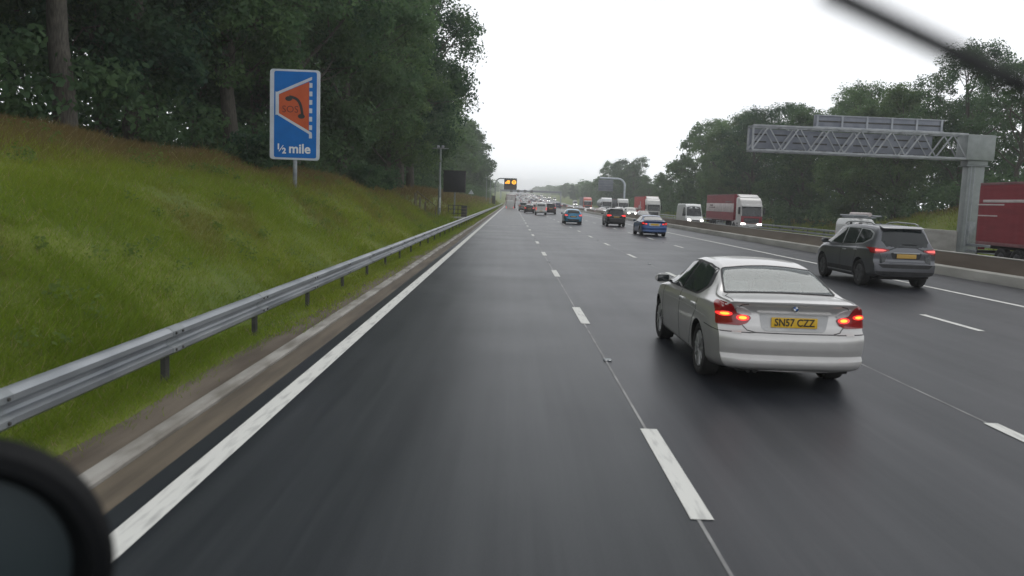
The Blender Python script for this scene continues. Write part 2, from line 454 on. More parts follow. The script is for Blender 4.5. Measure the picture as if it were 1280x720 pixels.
class Body:
    """lofted body shell: rings across the car, nose and tail shaped by profiles, wheel arches cut out"""
    def __init__(self, S):
        self.S = S
        L = S['L']; self.L = L
        top, belt, half, zb, roofw = (pchip(S[k]) for k in ('top', 'belt', 'half', 'zb', 'roofw'))
        self.top = top
        rp, fp = pchip(S['rear']), pchip(S['front'])
        W0 = max(w for _, w in S['half'])
        def dR(x, z): return rp(z) + S.get('rear_plan', .16) * (min(abs(x) / W0, 1.05)) ** S.get('rear_pow', 5) + .03 * (x / W0) ** 2
        def dF(x, z): return fp(z) + S.get('front_plan', .32) * (min(abs(x) / W0, 1.05)) ** 3 + .06 * (x / W0) ** 2
        self.dR, self.dF = dR, dF
        ys = sorted(set(list(np.linspace(-L/2, L/2, 64)) + list(S.get('extra_y', []))))
        rings = []
        for y in ys:
            w, zs, zt, b, rw = half(y), belt(y), top(y), zb(y), roofw(y)
            hgt = max(zt - zs, .015)
            k = float(sstep(0, .40, hgt))
            wr = w * S.get('deckw', .86) * (1 - k) + rw * k
            cr = min(.075, .45 * hgt); sh = S.get('shoulder', .955)
            zm = b + (zs - b) * .62
            P = [(0, b - .03), (.55 * w, b - .022), (.86 * w, b), (.955 * w, b + .07), (.975 * w, b + .16),
                 (w * .992, b + (zs - b) * .42), (w, zm), (w * .992, zs - .10), (w * .975, zs - .035), (w * sh, zs)]
            xm = w * sh + (wr - w * sh) * .5
            P += [(xm + .012 * k, zs + (zt - cr - zs) * .5), (wr, zt - cr), (wr - .055 * k - .02, zt - cr * .42), (wr * .78, zt - .018 * k - .008 ), (wr * .42, zt - .004 - .002*k), (0, zt)]
            ring = hermite_ring(P, 5)
            pts = []
            for x, z in ring:
                fr = max(0.0, 1 - (y + L/2) / .95) ** 2; ff = max(0.0, 1 - (L/2 - y) / 1.1) ** 2
                yy = y + dR(x, z) * fr - dF(x, z) * ff
                pts.append(Vector((x, yy, z)))
            rings.append(pts)
        bm = bmesh.new(); n = len(rings[0])
        full = []
        for pts in rings:
            rg = [bm.verts.new(p) for p in pts]
            lf = [rg[0]] + [bm.verts.new((-p.x, p.y, p.z)) for p in pts[1:-1]] + [rg[-1]]
            full.append(rg + lf[1:-1][::-1])
        m = len(full[0])
        for a, b in zip(full, full[1:]):
            for k in range(m):
                f = bm.faces.new((a[k], a[(k + 1) % m], b[(k + 1) % m], b[k])); f.smooth = True
        # tail and nose panels: level rows across the car
        for rg, end in ((full[0], 0), (full[-1], 1)):
            K = 22; prev = None
            for i in range(n):
                vr = rg[i]; vl = rg[i] if i in (0, n - 1) else rg[m - i]
                if vr is vl: row = [vr]
                else:
                    row = [vl]
                    for j in range(1, K):
                        t = -math.cos(math.pi * j / K)
                        x = vr.co.x * t; z = vr.co.z
                        y = (-L/2 + dR(x, z)) if end == 0 else (L/2 - dF(x, z))
                        row.append(bm.verts.new((x, y, z)))
                    row.append(vr)
                if prev is not None:
                    if len(prev) == 1:
                        for j in range(len(row) - 1): bm.faces.new((prev[0], row[j], row[j + 1])).smooth = True
                    elif len(row) == 1:
                        for j in range(len(prev) - 1): bm.faces.new((prev[j], prev[j + 1], row[0])).smooth = True
                    else:
                        for j in range(K): bm.faces.new((prev[j], prev[j + 1], row[j + 1], row[j])).smooth = True
                prev = row
        bmesh.ops.recalc_face_normals(bm, faces=bm.faces)
        me = bpy.data.meshes.new('body'); bm.to_mesh(me); bm.free()
        self.mesh = me
        b2 = bmesh.new(); b2.from_mesh(me); self.bvh = BVHTree.FromBMesh(b2); b2.free()
    def cut(self, name, mats, parent, axles, rad, extra=()):
        o = bpy.data.objects.new(name, self.mesh)
        for mm in mats: self.mesh.materials.append(mm)
        link(o, parent)
        W0 = max(w for _, w in self.S['half'])
        mb = MB()
        for y in axles:
            for s in (-1, 1):
                xa, xb = s * (W0 - .30), s * (W0 + .3)
                mb.lathe([(xa, rad), (xb, rad)], 'x', (0, y, self.S['wheel_r'] + .01), 40, 1)
                mb.box(((xa + xb) / 2, y, self.S['wheel_r'] * .2 - .12), (abs(xb - xa) - .002, 2 * rad * .96, .52), 1)
        c = mb.build('cutter', list(mats))
        md = o.modifiers.new('arches', 'BOOLEAN'); md.object = c; md.operation = 'DIFFERENCE'; md.solver = 'EXACT'; md.use_self = True
        gone = [c]
        for fn in extra:
            mb = MB(); fn(mb); c2 = mb.build('cutter', list(mats)); gone.append(c2)
            m2 = o.modifiers.new('opening', 'BOOLEAN'); m2.object = c2; m2.operation = 'DIFFERENCE'; m2.solver = 'EXACT'; m2.use_self = True
        dg = bpy.context.evaluated_depsgraph_get()
        me = bpy.data.meshes.new_from_object(o.evaluated_get(dg))
        o.modifiers.clear(); o.data = me
        for c in gone: bpy.data.objects.remove(c)
        for p in me.polygons: p.use_smooth = True
        me.set_sharp_from_angle(angle=R(38))
        return o
    def project(self, poly, view, name, mats, parent, off=.004, mi=0, depth=.012, n=14, mb=None):
        """lay a panel of the given outline on the shell. view: 'rear' 'front' poly=(x,z); 'left' 'right' poly=(y,z); 'top' poly=(x,y)"""
        p2 = [Vector(p) for p in poly]
        mnx, mxx = min(p.x for p in p2), max(p.x for p in p2); mny, mxy = min(p.y for p in p2), max(p.y for p in p2)
        st = max(mxx - mnx, mxy - mny) / n
        pts = []; cnt = len(p2)
        for i in range(cnt):
            a, b = p2[i], p2[(i + 1) % cnt]; k = max(1, int((b - a).length / st + .5))
            for j in range(k): pts.append(a.lerp(b, j / k))
        nb = len(pts)
        def inside(q):
            c = False
            for i in range(nb):
                a, b = pts[i], pts[(i + 1) % nb]
                if (a.y > q.y) != (b.y > q.y) and q.x < (b.x - a.x) * (q.y - a.y) / (b.y - a.y) + a.x: c = not c
            return c
        gx = np.arange(mnx + st/2, mxx, st); gy = np.arange(mny + st/2, mxy, st)
        for x in gx:
            for y in gy:
                q = Vector((x, y))
                if inside(q) and min((q - p).length for p in pts[:nb]) > st * .45: pts.append(q)
        vs, es, fs, *_ = delaunay_2d_cdt(pts, [(i, (i + 1) % nb) for i in range(nb)], [list(range(nb))], 1, 1e-6)
        D = {'rear': Vector((0, 1, 0)), 'front': Vector((0, -1, 0)), 'left': Vector((1, 0, 0)), 'right': Vector((-1, 0, 0)), 'top': Vector((0, 0, -1))}[view]
        co = []
        for v in vs:
            o = {'rear': lambda: Vector((v.x, -9, v.y)), 'front': lambda: Vector((v.x, 9, v.y)), 'left': lambda: Vector((-9, v.x, v.y)),
                 'right': lambda: Vector((9, v.x, v.y)), 'top': lambda: Vector((v.x, v.y, 9))}[view]()
            h, nrm, *_r = self.bvh.ray_cast(o, D)
            if h is None:
                h, nrm, *_r = self.bvh.find_nearest(o + D * (9 - self.L * .0 ) if view in ('left', 'right', 'top') else o + D * (9 - self.L / 2))
            if nrm.dot(D) > 0: nrm = -nrm
            co.append((h, nrm))
        own = mb is None
        if own: mb = MB()
        T = [mb.bm.verts.new(h + nn * off) for h, nn in co]
        B = [mb.bm.verts.new(h - nn * depth) for h, nn in co]
        eset = {}
        for f in fs:
            try: ff = mb.bm.faces.new([T[i] for i in f])
            except ValueError: continue
            ff.material_index = mi; ff.smooth = True
            for a, b in zip(f, list(f[1:]) + [f[0]]): eset[(a, b)] = 1
        for (a, b) in eset:
            if (b, a) not in eset:
                try:
                    ff = mb.bm.faces.new((T[b], T[a], B[a], B[b])); ff.material_index = mi
                except ValueError: pass
        for vtx in [v for v in B if not v.link_faces]: mb.bm.verts.remove(vtx)
        if own: return mb.build(name, mats, parent, angle=50)
        return mb
    def gap(self, pts, view, parent, w=.008):
        mb = MB(); self.strip(pts, view, w, mb)
        return mb.build('panel_gap', M['seam'], parent)
    def strip(self, pts, view, w, mb, mi=0, off=.0025):
        """a thin line (panel gap, moulding) along pts"""
        pts = [Vector(p) for p in pts]; L, Rr = [], []
        for i, p in enumerate(pts):
            d = (pts[min(i + 1, len(pts) - 1)] - pts[max(i - 1, 0)]).normalized(); nn = Vector((-d.y, d.x))
            L.append(p + nn * w / 2); Rr.append(p - nn * w / 2)
        return self.project(L + Rr[::-1], view, None, None, None, off=off, mi=mi, depth=.004, n=24, mb=mb)

def round_poly(pts, r, k=4):
    out = []; n = len(pts)
    for i in range(n):
        p = Vector(pts[i]); a = Vector(pts[i - 1]); b = Vector(pts[(i + 1) % n])
        da, db = a - p, b - p
        q = min(r, da.length * .45, db.length * .45)
        s, e = p + da.normalized() * q, p + db.normalized() * q
        for j in range(k + 1):
            t = j / k
            out.append(tuple(s * (1 - t) ** 2 + p * 2 * t * (1 - t) + e * t * t))
    return out

def mir(poly): return [(-a, b) for a, b in poly][::-1]

def make_wheel(parent, x, y, r, w=.215, spokes=7, rim=None, rr=.69):
    """wheel > tyre, rim"""
    s = 1 if x > 0 else -1
    wl = empty('wheel', (x, y, r), 0, parent)
    mb = MB()
    h = w / 2
    mb.lathe([(-h * .72, r * rr), (-h * .96, r * .78), (-h, r * .88), (-h * .9, r * .965), (-h * .6, r), (h * .6, r), (h * .9, r * .965), (h, r * .88), (h * .96, r * .78), (h * .72, r * rr), (-h * .72, r * rr)], 'x', (0, 0, 0), 40, 0)
    mb.build('tyre', M['rubber'], wl)
    mb = MB()
    q = s * h
    mb.lathe([(q * .80, r * rr), (q * .86, r * (rr - .02)), (q * .70, r * (rr - .07)), (q * .1, r * (rr - .10))], 'x', (0, 0, 0), 36, 0)
    mb.lathe([(q * .1, r * .58), (q * .08, .001)], 'x', (0, 0, 0), 24, 1)
    mb.lathe([(q * .3, r * .17), (q * .72, r * .16), (q * .80, r * .10), (q * .80, .001)], 'x', (0, 0, 0), 20, 0)
    for k in range(spokes):
        t = 2 * math.pi * k / spokes + .2
        c, sn = math.cos(t), math.sin(t)
        mb.bar((q * .66, c * r * .12, sn * r * .12), (q * .70, c * r * (rr - .045), sn * r * (rr - .045)), r * .16, .03, 0, .006)
    mb.build('rim', [rim or M['alloy'], M['black']], wl)
    return wl

def make_mirror(parent, x, y, z, mat_):
    s = 1 if x > 0 else -1
    mb = MB()
    mb.lathe([(-.085, .02), (-.07, .062), (-.02, .085), (.03, .09), (.05, .085), (.052, .05), (.052, .001)], 'y', (0, 0, 0), 20, 0)
    bmesh.ops.scale(mb.bm, vec=(1.25, 1.0, .82), verts=mb.bm.verts)
    for v in mb.bm.verts: v.co.y *= -1
    mb.bar((-s * .05, .0, -.03), (-s * .17, .05, -.055), .05, .035, 1)
    o = mb.build('door_mirror', [mat_, M['black'], M['chrome']], parent, loc=(x, y, z))
    mb = MB(); mb.box((0, 0, 0), (.17, .006, .10), 0, .002)
    mb.build('mirror_glass', M['glass'], o, loc=(0, -.055, 0))
    return o

def car_doors(B, root, lines):
    for pts in lines:
        for v in ('left', 'right'): B.gap(pts, v, root)

def add_handle(parent, B, y, z, m):
    for v, s in (('left', -1), ('right', 1)):
        h, nrm, *_ = B.bvh.ray_cast(Vector((s * 9, y, z)), Vector((-s, 0, 0)))
        mb = MB(); mb.box((0, 0, 0), (.035, .20, .032), 0, .012)
        mb.build('door_handle', m, parent, loc=(h.x + s * .012, y, z))

def make_saloon(name='saloon_car'):
    S = dict(L=4.52, wheel_r=.325,
        top=[(-2.26, 1.035), (-2.1, 1.05), (-1.80, 1.058), (-1.62, 1.075), (-1.40, 1.165), (-1.05, 1.325), (-.80, 1.382), (-.45, 1.410), (0, 1.413), (.30, 1.385), (.55, 1.31), (1.10, 1.045), (1.22, 1.0), (1.5, .955), (1.95, .86), (2.18, .77), (2.26, .70)],
        belt=[(-2.26, .955), (-1.6, .965), (-1.0, .955), (0, .925), (1.2, .88), (1.9, .78), (2.26, .66)],
        half=[(-2.26, .835), (-2.0, .875), (-1.6, .900), (-1.28, .908), (-.6, .900), (.4, .898), (1.2, .903), (1.5, .908), (1.9, .875), (2.26, .80)],
        zb=[(-2.26, .27), (-1.9, .23), (-1.2, .20), (1.5, .19), (2.0, .19), (2.26, .20)],
        roofw=[(-2.26, .66), (-1.4, .635), (-.8, .615), (0, .61), (.6, .61), (1.2, .66), (2.26, .7)],
        rear=[(.25, .06), (.29, .0), (.34, -.012), (.395, -.008), (.43, .028), (.50, .018), (.60, .015), (.665, .03), (.70, .075), (.735, .10), (.80, .105), (.90, .112), (.97, .085), (1.02, .052), (1.06, .05), (1.45, .05)],
        front=[(.2, .03), (.3, .0), (.5, .0), (.62, .04), (.72, .12), (1.4, .2)],
        rear_plan=.15, rear_pow=4, deckw=.885, shoulder=.958)
    B = Body(S)
    root = empty(name)
    AX = (-1.285, 1.475)
    def scaled(poly, k):
        cx = sum(p[0] for p in poly) / len(poly); cy = sum(p[1] for p in poly) / len(poly)
        return [(cx + (x - cx) * k, cy + (y - cy) * k) for x, y in poly]
    hole_r = scaled([(-.665, -1.60), (.665, -1.60), (.63, -1.36), (.565, -.99), (-.565, -.99), (-.63, -1.36)], .94)
    hole_f = scaled([(-.62, 1.12), (-.50, .42), (.50, .42), (.62, 1.12)], .93)
    body = B.cut('body', [M['paint_metal'], M['under']], root, AX, .365, (
        lambda mb: mb.box((0, -.32, 1.085), (1.12, 1.48, .38), 1),
        lambda mb: mb.prism(hole_r, .985, 2.0, 1, plane='xy'),
        lambda mb: mb.prism(hole_f, .955, 2.0, 1, plane='xy')))
    # cabin
    MB().box((0, -1.02, .955), (1.02, .16, .17), 0, .03).build('rear_seat', M['seat'], root)
    MB().box((0, -1.30, .992), (1.14, .46, .010), 0).build('parcel_shelf', M['seat'], root)
    for x_, y_, z_ in ((-.34, -1.00, 1.085), (.34, -1.00, 1.085), (-.36, .02, 1.20), (.36, .02, 1.20)):
        MB().box((x_, y_, z_), (.25, .09, .15), 0, .04).build('headrest', M['seat'], root)
    for x_ in (-.36, .36): MB().box((x_, -.02, 1.01), (.44, .12, .24), 0, .05).build('front_seat', M['seat'], root)
    MB().box((0, .36, 1.225), (.22, .03, .07), 0, .015).build('interior_mirror', M['black'], root)
    body.color = (.60, .588, .57, 1)
    # glass house
    for v in ('left', 'right'):
        frame = round_poly([(-1.13, 1.005), (-1.24, 1.10), (-.98, 1.305), (-.62, 1.345), (0.0, 1.355), (.28, 1.33), (.62, 1.215), (1.10, .965), (1.06, .93), (-.98, .972)], .05)
        B.project(frame, v, 'window_trim', M['black'], root, off=.003, n=44)
        rearw = round_poly([(-.95, .995), (-1.14, 1.09), (-.93, 1.285), (-.60, 1.320), (-.16, 1.330), (-.14, .965)], .05)
        frontw = round_poly([(-.06, .962), (-.08, 1.330), (.0, 1.331), (.27, 1.305), (.60, 1.19), (1.0, .965), (.98, .945)], .04)
        B.project(rearw, v, 'side_window', M['glass'], root, off=.008, n=36)
        B.project(frontw, v, 'side_window', M['glass'], root, off=.008, n=36)
    rw = round_poly([(-.665, -1.60), (.665, -1.60), (.63, -1.36), (.565, -.99), (0, -.955), (-.565, -.99), (-.63, -1.36)], .05)
    mbs = MB(); hf = len(rw) // 2
    for half_ in (rw[:hf + 1], rw[hf:] + [rw[0]]): B.strip(half_, 'top', .022, mbs, off=.012)
    mbs.build('rear_window_seal', M['black'], root)
    B.project(rw, 'top', 'rear_window', M['glass_clear'], root, off=.009, n=40)
    ws = round_poly([(-.66, 1.16), (-.52, .42), (0, .38), (.52, .42), (.66, 1.16), (0, 1.22)], .06)
    B.project(ws, 'top', 'windscreen', M['glass_clear'], root, off=.005)
    # panel gaps
    car_doors(B, root, [[(-.11, .24), (-.11, .6), (-.11, .945)], [(1.03, .26), (1.07, .55), (1.07, .90)], [(-.11, .25), (.5, .245), (1.03, .26)],
                      [(-.11, .25), (-.72, .27), (-.84, .45), (-.98, .66), (-1.16, .80), (-1.16, .965)], [(-1.62, .70), (-1.9, .685), (-2.2, .675)]])
    B.gap([(-.53, 1.0), (-.60, .985), (-.66, .93), (-.635, .86), (-.585, .76), (-.53, .70), (-.44, .68), (0, .678), (.44, .68), (.53, .70), (.585, .76), (.635, .86), (.66, .93), (.60, .985), (.53, 1.0)], 'rear', root)
    for s in (-1, 1):
        B.gap([(s * .69, -2.10), (s * .695, -1.75), (s * .64, -1.66)], 'top', root)
        B.gap([(s * .70, 2.05), (s * .76, 1.6), (s * .73, 1.22)], 'top', root)
    for v in ('left', 'right'):
        mb = MB(); B.strip([(-1.62, .775), (-1.0, .790), (0, .778), (1.0, .745), (1.35, .72)], v, .016, mb, off=.004)
        mb.build('flank_crease', M['paint_metal'], root).color = (.60, .588, .57, 1)
    # boot lid: number plate recess
    rec = round_poly([(-.40, .895), (.40, .895), (.365, .725), (.33, .70), (-.33, .70), (-.365, .725)], .03)
    B.project(rec, 'rear', 'plate_recess', M['recess'], root, off=.004)
    B.project([(-.42, .915), (.42, .915), (.41, .893), (-.41, .893)], 'rear', 'boot_grip', M['paint_metal'], root, off=.022).color = (.60, .588, .57, 1)
    yp = B.dR(0, .80) - S['L'] / 2
    pl = MB().box((0, 0, 0), (.525, .012, .115), 0, .004).build('number_plate', M['plate'], root, loc=(0, yp - .014, .800))
    mb = MB(); mb.text('SN57 CZZ', .118, Matrix.Translation((0, -.0085, -.001)) @ Euler((R(90), 0, 0)).to_matrix().to_4x4(), 0, .003, bold=.0022, xs=.86)
    mb.build('plate_lettering', M['ink'], pl)
    # roundel
    mb = MB(); c = (0, 0, 0)
    mb.lathe([(0, .041), (-.006, .040), (-.008, .034), (-.008, .001)], 'y', c, 28, 0)
    mb.build('badge', [M['ink']], root, loc=(0, -S['L']/2 + B.dR(0, .965) - .002, .965))
    bd = [o for o in kids(root) if o.name.startswith('badge')][0]
    mb = MB(); mb.lathe([(-.0085, .041), (-.0105, .0395), (-.0105, .036), (-.0085, .035)], 'y', c, 28, 0)
    mb.build('badge_ring', M['chrome'], bd)
    mb = MB()
    for k, mi in ((0, 0), (1, 1), (2, 0), (3, 1)):
        t0 = k * math.pi / 2
        ps = [(0, 0)] + [(.026 * math.cos(t0 + j * math.pi / 12), .026 * math.sin(t0 + j * math.pi / 12)) for j in range(7)]
        mb.prism(ps, -.0095, -.012, mi, plane='xz')
    mb.build('badge_quarters', [M['white_ink'], M['badge_blue']], bd)
    # lamps: an L shaped red lens with a clear upper inner corner
    for s, fx in ((-1, lambda p: p), (1, mir)):
        lens = round_poly([(-.845, .745), (-.60, .745), (-.525, .775), (-.485, .835), (-.50, .862), (-.60, .875), (-.655, .90), (-.675, .955), (-.71, .992), (-.79, 1.0), (-.845, .965)], .02)
        L_ = B.project(fx([(x, z) for x, z in lens]), 'rear', 'tail_lamp', M['red_lens'], root, off=.012, n=18)
        clear = round_poly([(-.648, .965), (-.655, .925), (-.63, .895), (-.58, .88), (-.50, .868), (-.475, .885), (-.52, .925), (-.58, .955)], .012)
        B.project(fx(clear), 'rear', 'clear_lens', M['paint_bright'], L_, off=.012)
        for cx, cz, rx, rz in ((-.765, .872, .050, .016), (-.575, .836, .044, .019)):
            bulb = [(cx + rx * math.cos(t), cz + rz * math.sin(t)) for t in np.linspace(0, 2 * math.pi, 15)[:-1]]
            B.project(fx(bulb), 'rear', 'lit_bulb', M['lamp_amber'], L_, off=.0155, depth=.002)
            glow = [(cx + rx * 1.6 * math.cos(t), cz + rz * 1.75 * math.sin(t)) for t in np.linspace(0, 2 * math.pi, 17)[:-1]]
            B.project(fx(glow), 'rear', 'lit_reflector', M['lamp_red'], L_, off=.0140, depth=.001)
    for s in (-1, 1):
        hl = [(s * .50, .60), (s * .78, .62), (s * .79, .70), (s * .55, .71)]
        B.project(hl, 'front', 'headlight', M['white_lens'], root, off=.006)
        B.project([(s * .70, .665), (s * .60, .665), (s * .60, .685), (s * .70, .685)], 'rear', 'bumper_reflector', M['paint_metal'], root, off=.004).color = (.60, .588, .57, 1)
    B.project([(-.45, .36), (.45, .36), (.40, .24), (-.40, .24)], 'front', 'lower_grille', M['black'], root)
    for s in (-1, 1): B.project(round_poly([(s * .04, .56), (s * .26, .56), (s * .26, .68), (s * .04, .68)], .02), 'front', 'grille', M['black'], root)
    # underneath: tail pipes, valance
    mb = MB()
    mb.box((0, -1.95, .265), (1.30, .45, .07), 0, .02)
    mb.box((0, 0, .20), (1.3, 3.2, .08), 0)
    mb.build('underbody', M['under'], root)
    for dx in (-.50, -.42):
        mb = MB(); mb.tube([(dx, -1.95, .245), (dx, -2.20, .245)], .032, 14, 0, False); mb.tube([(dx, -1.96, .245), (dx, -2.195, .245)], .027, 14, 1)
        mb.build('tail_pipe', [M['chrome'], M['under']], root)
    for y in AX:
        for s in (-1, 1): make_wheel(root, s * .765, y, .325, .225, 9)
    for s in (-1, 1): make_mirror(root, s * .955, .90, 1.00, M['paint_metal']).color = (.60, .588, .57, 1)
    add_handle(root, B, -.02 - .26, .845, M['handle']); add_handle(root, B, -1.02, .86, M['handle'])
    return root

M['recess'] = noisy('plate_surround', (.42, .42, .42), (.52, .52, .515), 4, .4, .2)
M['badge_blue'] = noisy('badge_blue', (.01, .08, .3), (.012, .1, .34), 4, .3)
M['paint_bright'] = noisy('clear_reversing_lens', (.50, .47, .47), (.62, .58, .58), 9, .2, .3)
M['handle'] = noisy('silver_handle', (.55, .55, .55), (.62, .62, .62), 9, .3, .4)

def make_suv(name='estate_suv'):
    S = dict(L=4.64, wheel_r=.36,
        top=[(-2.32, 1.10), (-2.25, 1.22), (-2.10, 1.42), (-1.93, 1.605), (-1.80, 1.665), (-1.3, 1.695), (-.6, 1.71), (.0, 1.70), (.40, 1.65), (.65, 1.56), (1.28, 1.19), (1.40, 1.13), (1.7, 1.07), (2.1, .97), (2.26, .86), (2.32, .78)],
        belt=[(-2.32, 1.07), (-1.6, 1.08), (-.8, 1.06), (.3, 1.03), (1.3, 1.0), (1.9, .90), (2.32, .74)],
        half=[(-2.32, .83), (-2.05, .875), (-1.35, .915), (-.6, .90), (.4, .90), (1.35, .915), (1.9, .88), (2.32, .80)],
        zb=[(-2.32, .37), (-1.9, .30), (-1.2, .25), (1.4, .24), (2.32, .28)],
        roofw=[(-2.32, .66), (-1.8, .63), (-.8, .65), (.4, .655), (1.3, .70), (2.32, .7)],
        rear=[(.3, .07), (.40, .01), (.55, .0), (.66, .0), (.70, .05), (.78, .07), (.95, .06), (1.1, .08), (1.7, .08)],
        front=[(.25, .05), (.4, .0), (.6, .0), (.8, .06), (.9, .14), (1.7, .2)], rear_plan=.13, rear_pow=4, deckw=.90,
        extra_y=[-2.30, -2.28, -2.2, -2.15, -2.05, -1.98, -1.9, -1.86])
    B = Body(S); root = empty(name)
    AX = (-1.38, 1.325)
    c = (.125, .13, .142, 1)
    body = B.cut('body', [M['paint_metal'], M['under']], root, AX, .415); body.color = c
    for v in ('left', 'right'):
        fr = round_poly([(-1.86, 1.30), (-1.80, 1.475), (-1.5, 1.56), (-.7, 1.60), (.1, 1.59), (.45, 1.53), (1.18, 1.13), (1.14, 1.085), (-.85, 1.12), (-1.45, 1.16)], .05)
        B.project(fr, v, 'window_trim', M['chrome_dull'], root, off=.003, n=44)
        B.project(round_poly([(-.85, 1.145), (-1.42, 1.185), (-1.77, 1.325), (-1.74, 1.455), (-1.48, 1.535), (-1.0, 1.565), (-.98, 1.15)], .04), v, 'side_window', M['glass'], root, off=.008, n=36)
        B.project(round_poly([(-.10, 1.11), (-.92, 1.145), (-.92, 1.57), (-.7, 1.578), (-.10, 1.575)], .03), v, 'side_window', M['glass'], root, off=.008, n=36)
        B.project(round_poly([(-.02, 1.108), (-.02, 1.573), (.1, 1.568), (.43, 1.512), (1.12, 1.125), (1.1, 1.10)], .03), v, 'side_window', M['glass'], root, off=.008, n=36)
        B.project([(-.92, .36), (-.92, .48), (.85, .47), (.85, .35)], v, 'sill_cladding', M['black'], root, off=.012)
        B.project([(-.90, .33), (-.90, .352), (.85, .342), (.85, .32)], v, 'sill_strip', M['chrome_dull'], root, off=.02)
    # rear glass with a spoiler above
    B.project(round_poly([(-.60, -2.235), (-.70, -2.235), (-.555, -1.94), (0, -1.925), (.555, -1.94), (.70, -2.235)], .05), 'top', 'rear_window', M['glass'], root, off=.006)
    mb = MB(); mb.prism([(-1.98, 1.60), (-2.02, 1.618), (-1.76, 1.684), (-1.74, 1.65)], -.57, .57, 0, .012)
    sp = mb.build('roof_spoiler', M['paint_metal'], root); sp.color = c
    for s in (-1, 1):
        mb = MB(); mb.tube([(s * .60, -1.55, 1.70), (s * .60, -1.35, 1.745), (s * .60, -.3, 1.765), (s * .60, .25, 1.735), (s * .60, .42, 1.68)], .02, 10)
        mb.build('roof_rail', M['chrome_dull'], root)
        lens = round_poly([(s * .86, .95), (s * .78, .93), (s * .55, .98), (s * .45, 1.03), (s * .47, 1.055), (s * .6, 1.08), (s * .86, 1.09)], .02)
        L_ = B.project(lens, 'rear', 'tail_lamp', M['red_lens'], root, off=.012)
        B.project(round_poly([(-2.12, .96), (-1.98, 1.03), (-1.92, 1.07), (-2.0, 1.08), (-2.13, 1.075)], .02), 'left' if s < 0 else 'right', 'side_lens', M['red_lens'], L_, off=.01)
        B.project(round_poly([(s * .80, .99), (s * .60, 1.0), (s * .52, 1.03), (s * .62, 1.05), (s * .80, 1.06)], .02), 'rear', 'lit_bulb', M['lamp_pink'], L_, off=.016, depth=.002)
        B.project([(s * .50, .76), (s * .80, .80), (s * .80, .88), (s * .55, .86)], 'front', 'headlight', M['white_lens'], root, off=.006)
    B.project(round_poly([(-.42, .965), (.42, .965), (.36, .81), (-.36, .81)], .02), 'rear', 'plate_recess', M['black'], root, off=.004)
    MB().box((0, 0, 0), (.70, .03, .03), 0, .01).build('chrome_bar', M['chrome_dull'], root, loc=(0, -S['L']/2 + B.dR(0, .965) - .01, .965))
    MB().box((0, 0, 0), (.525, .012, .115), 0, .004).build('number_plate', M['plate_dull'], root, loc=(0, -S['L']/2 + B.dR(0, .885) - .014, .885))
    B.project(round_poly([(-.74, .66), (.74, .66), (.62, .56), (-.62, .56)], .03), 'rear', 'bumper_insert', M['black'], root, off=.004)
    B.project(round_poly([(-.80, .47), (.80, .47), (.74, .38), (-.74, .38)], .03), 'rear', 'lower_cladding', M['black'], root, off=.006)
    B.project(round_poly([(-.60, 1.15), (-.66, 1.03), (.66, 1.03), (.60, 1.15)], .03), 'front', 'grille', M['black'], root) if False else None
    B.project(round_poly([(-.35, .78), (.35, .78), (.25, .58), (-.25, .58)], .03), 'front', 'grille', M['black'], root)
    B.project(round_poly([(-.70, 1.35), (-.54, .72), (0, .66), (.54, .72), (.70, 1.35)], .05), 'top', 'windscreen', M['glass'], root, off=.006)
    car_doors(B, root, [[(-.05, .38), (-.05, 1.10)], [(1.06, .36), (1.12, .7), (1.12, 1.06)], [(-.95, .50), (-.98, .62), (-1.12, .84), (-1.16, 1.10)]])
    B.gap([(-.72, 1.09), (-.70, .95), (-.62, .72), (.62, .72), (.70, .95), (.72, 1.09)], 'rear', root)
    mb = MB(); mb.box((0, -2.0, .34), (1.35, .4, .10), 0, .02); mb.box((0, 0, .26), (1.3, 3.4, .1), 0); mb.build('underbody', M['under'], root)
    for y in AX:
        for s in (-1, 1): make_wheel(root, s * .775, y, .36, .225, 5, M['alloy_dark'], .66)
    for s in (-1, 1): make_mirror(root, s * 1.01, .92, 1.14, M['paint_metal']).color = c
    add_handle(root, B, -.32, .95, M['chrome_dull']); add_handle(root, B, -1.12, .98, M['chrome_dull'])
    MB().box((0, 0, 0), (.40, .012, .018), 0, .004).build('rear_wiper', M['black'], root, loc=(.1, -2.215, 1.20))
    return root
M['chrome_dull'] = noisy('satin_trim', (.35, .36, .36), (.45, .46, .46), 4, .35, .7)
M['plate_dull'] = noisy('dull_yellow_plate', (.46, .28, .06), (.54, .34, .08), 5, .5)

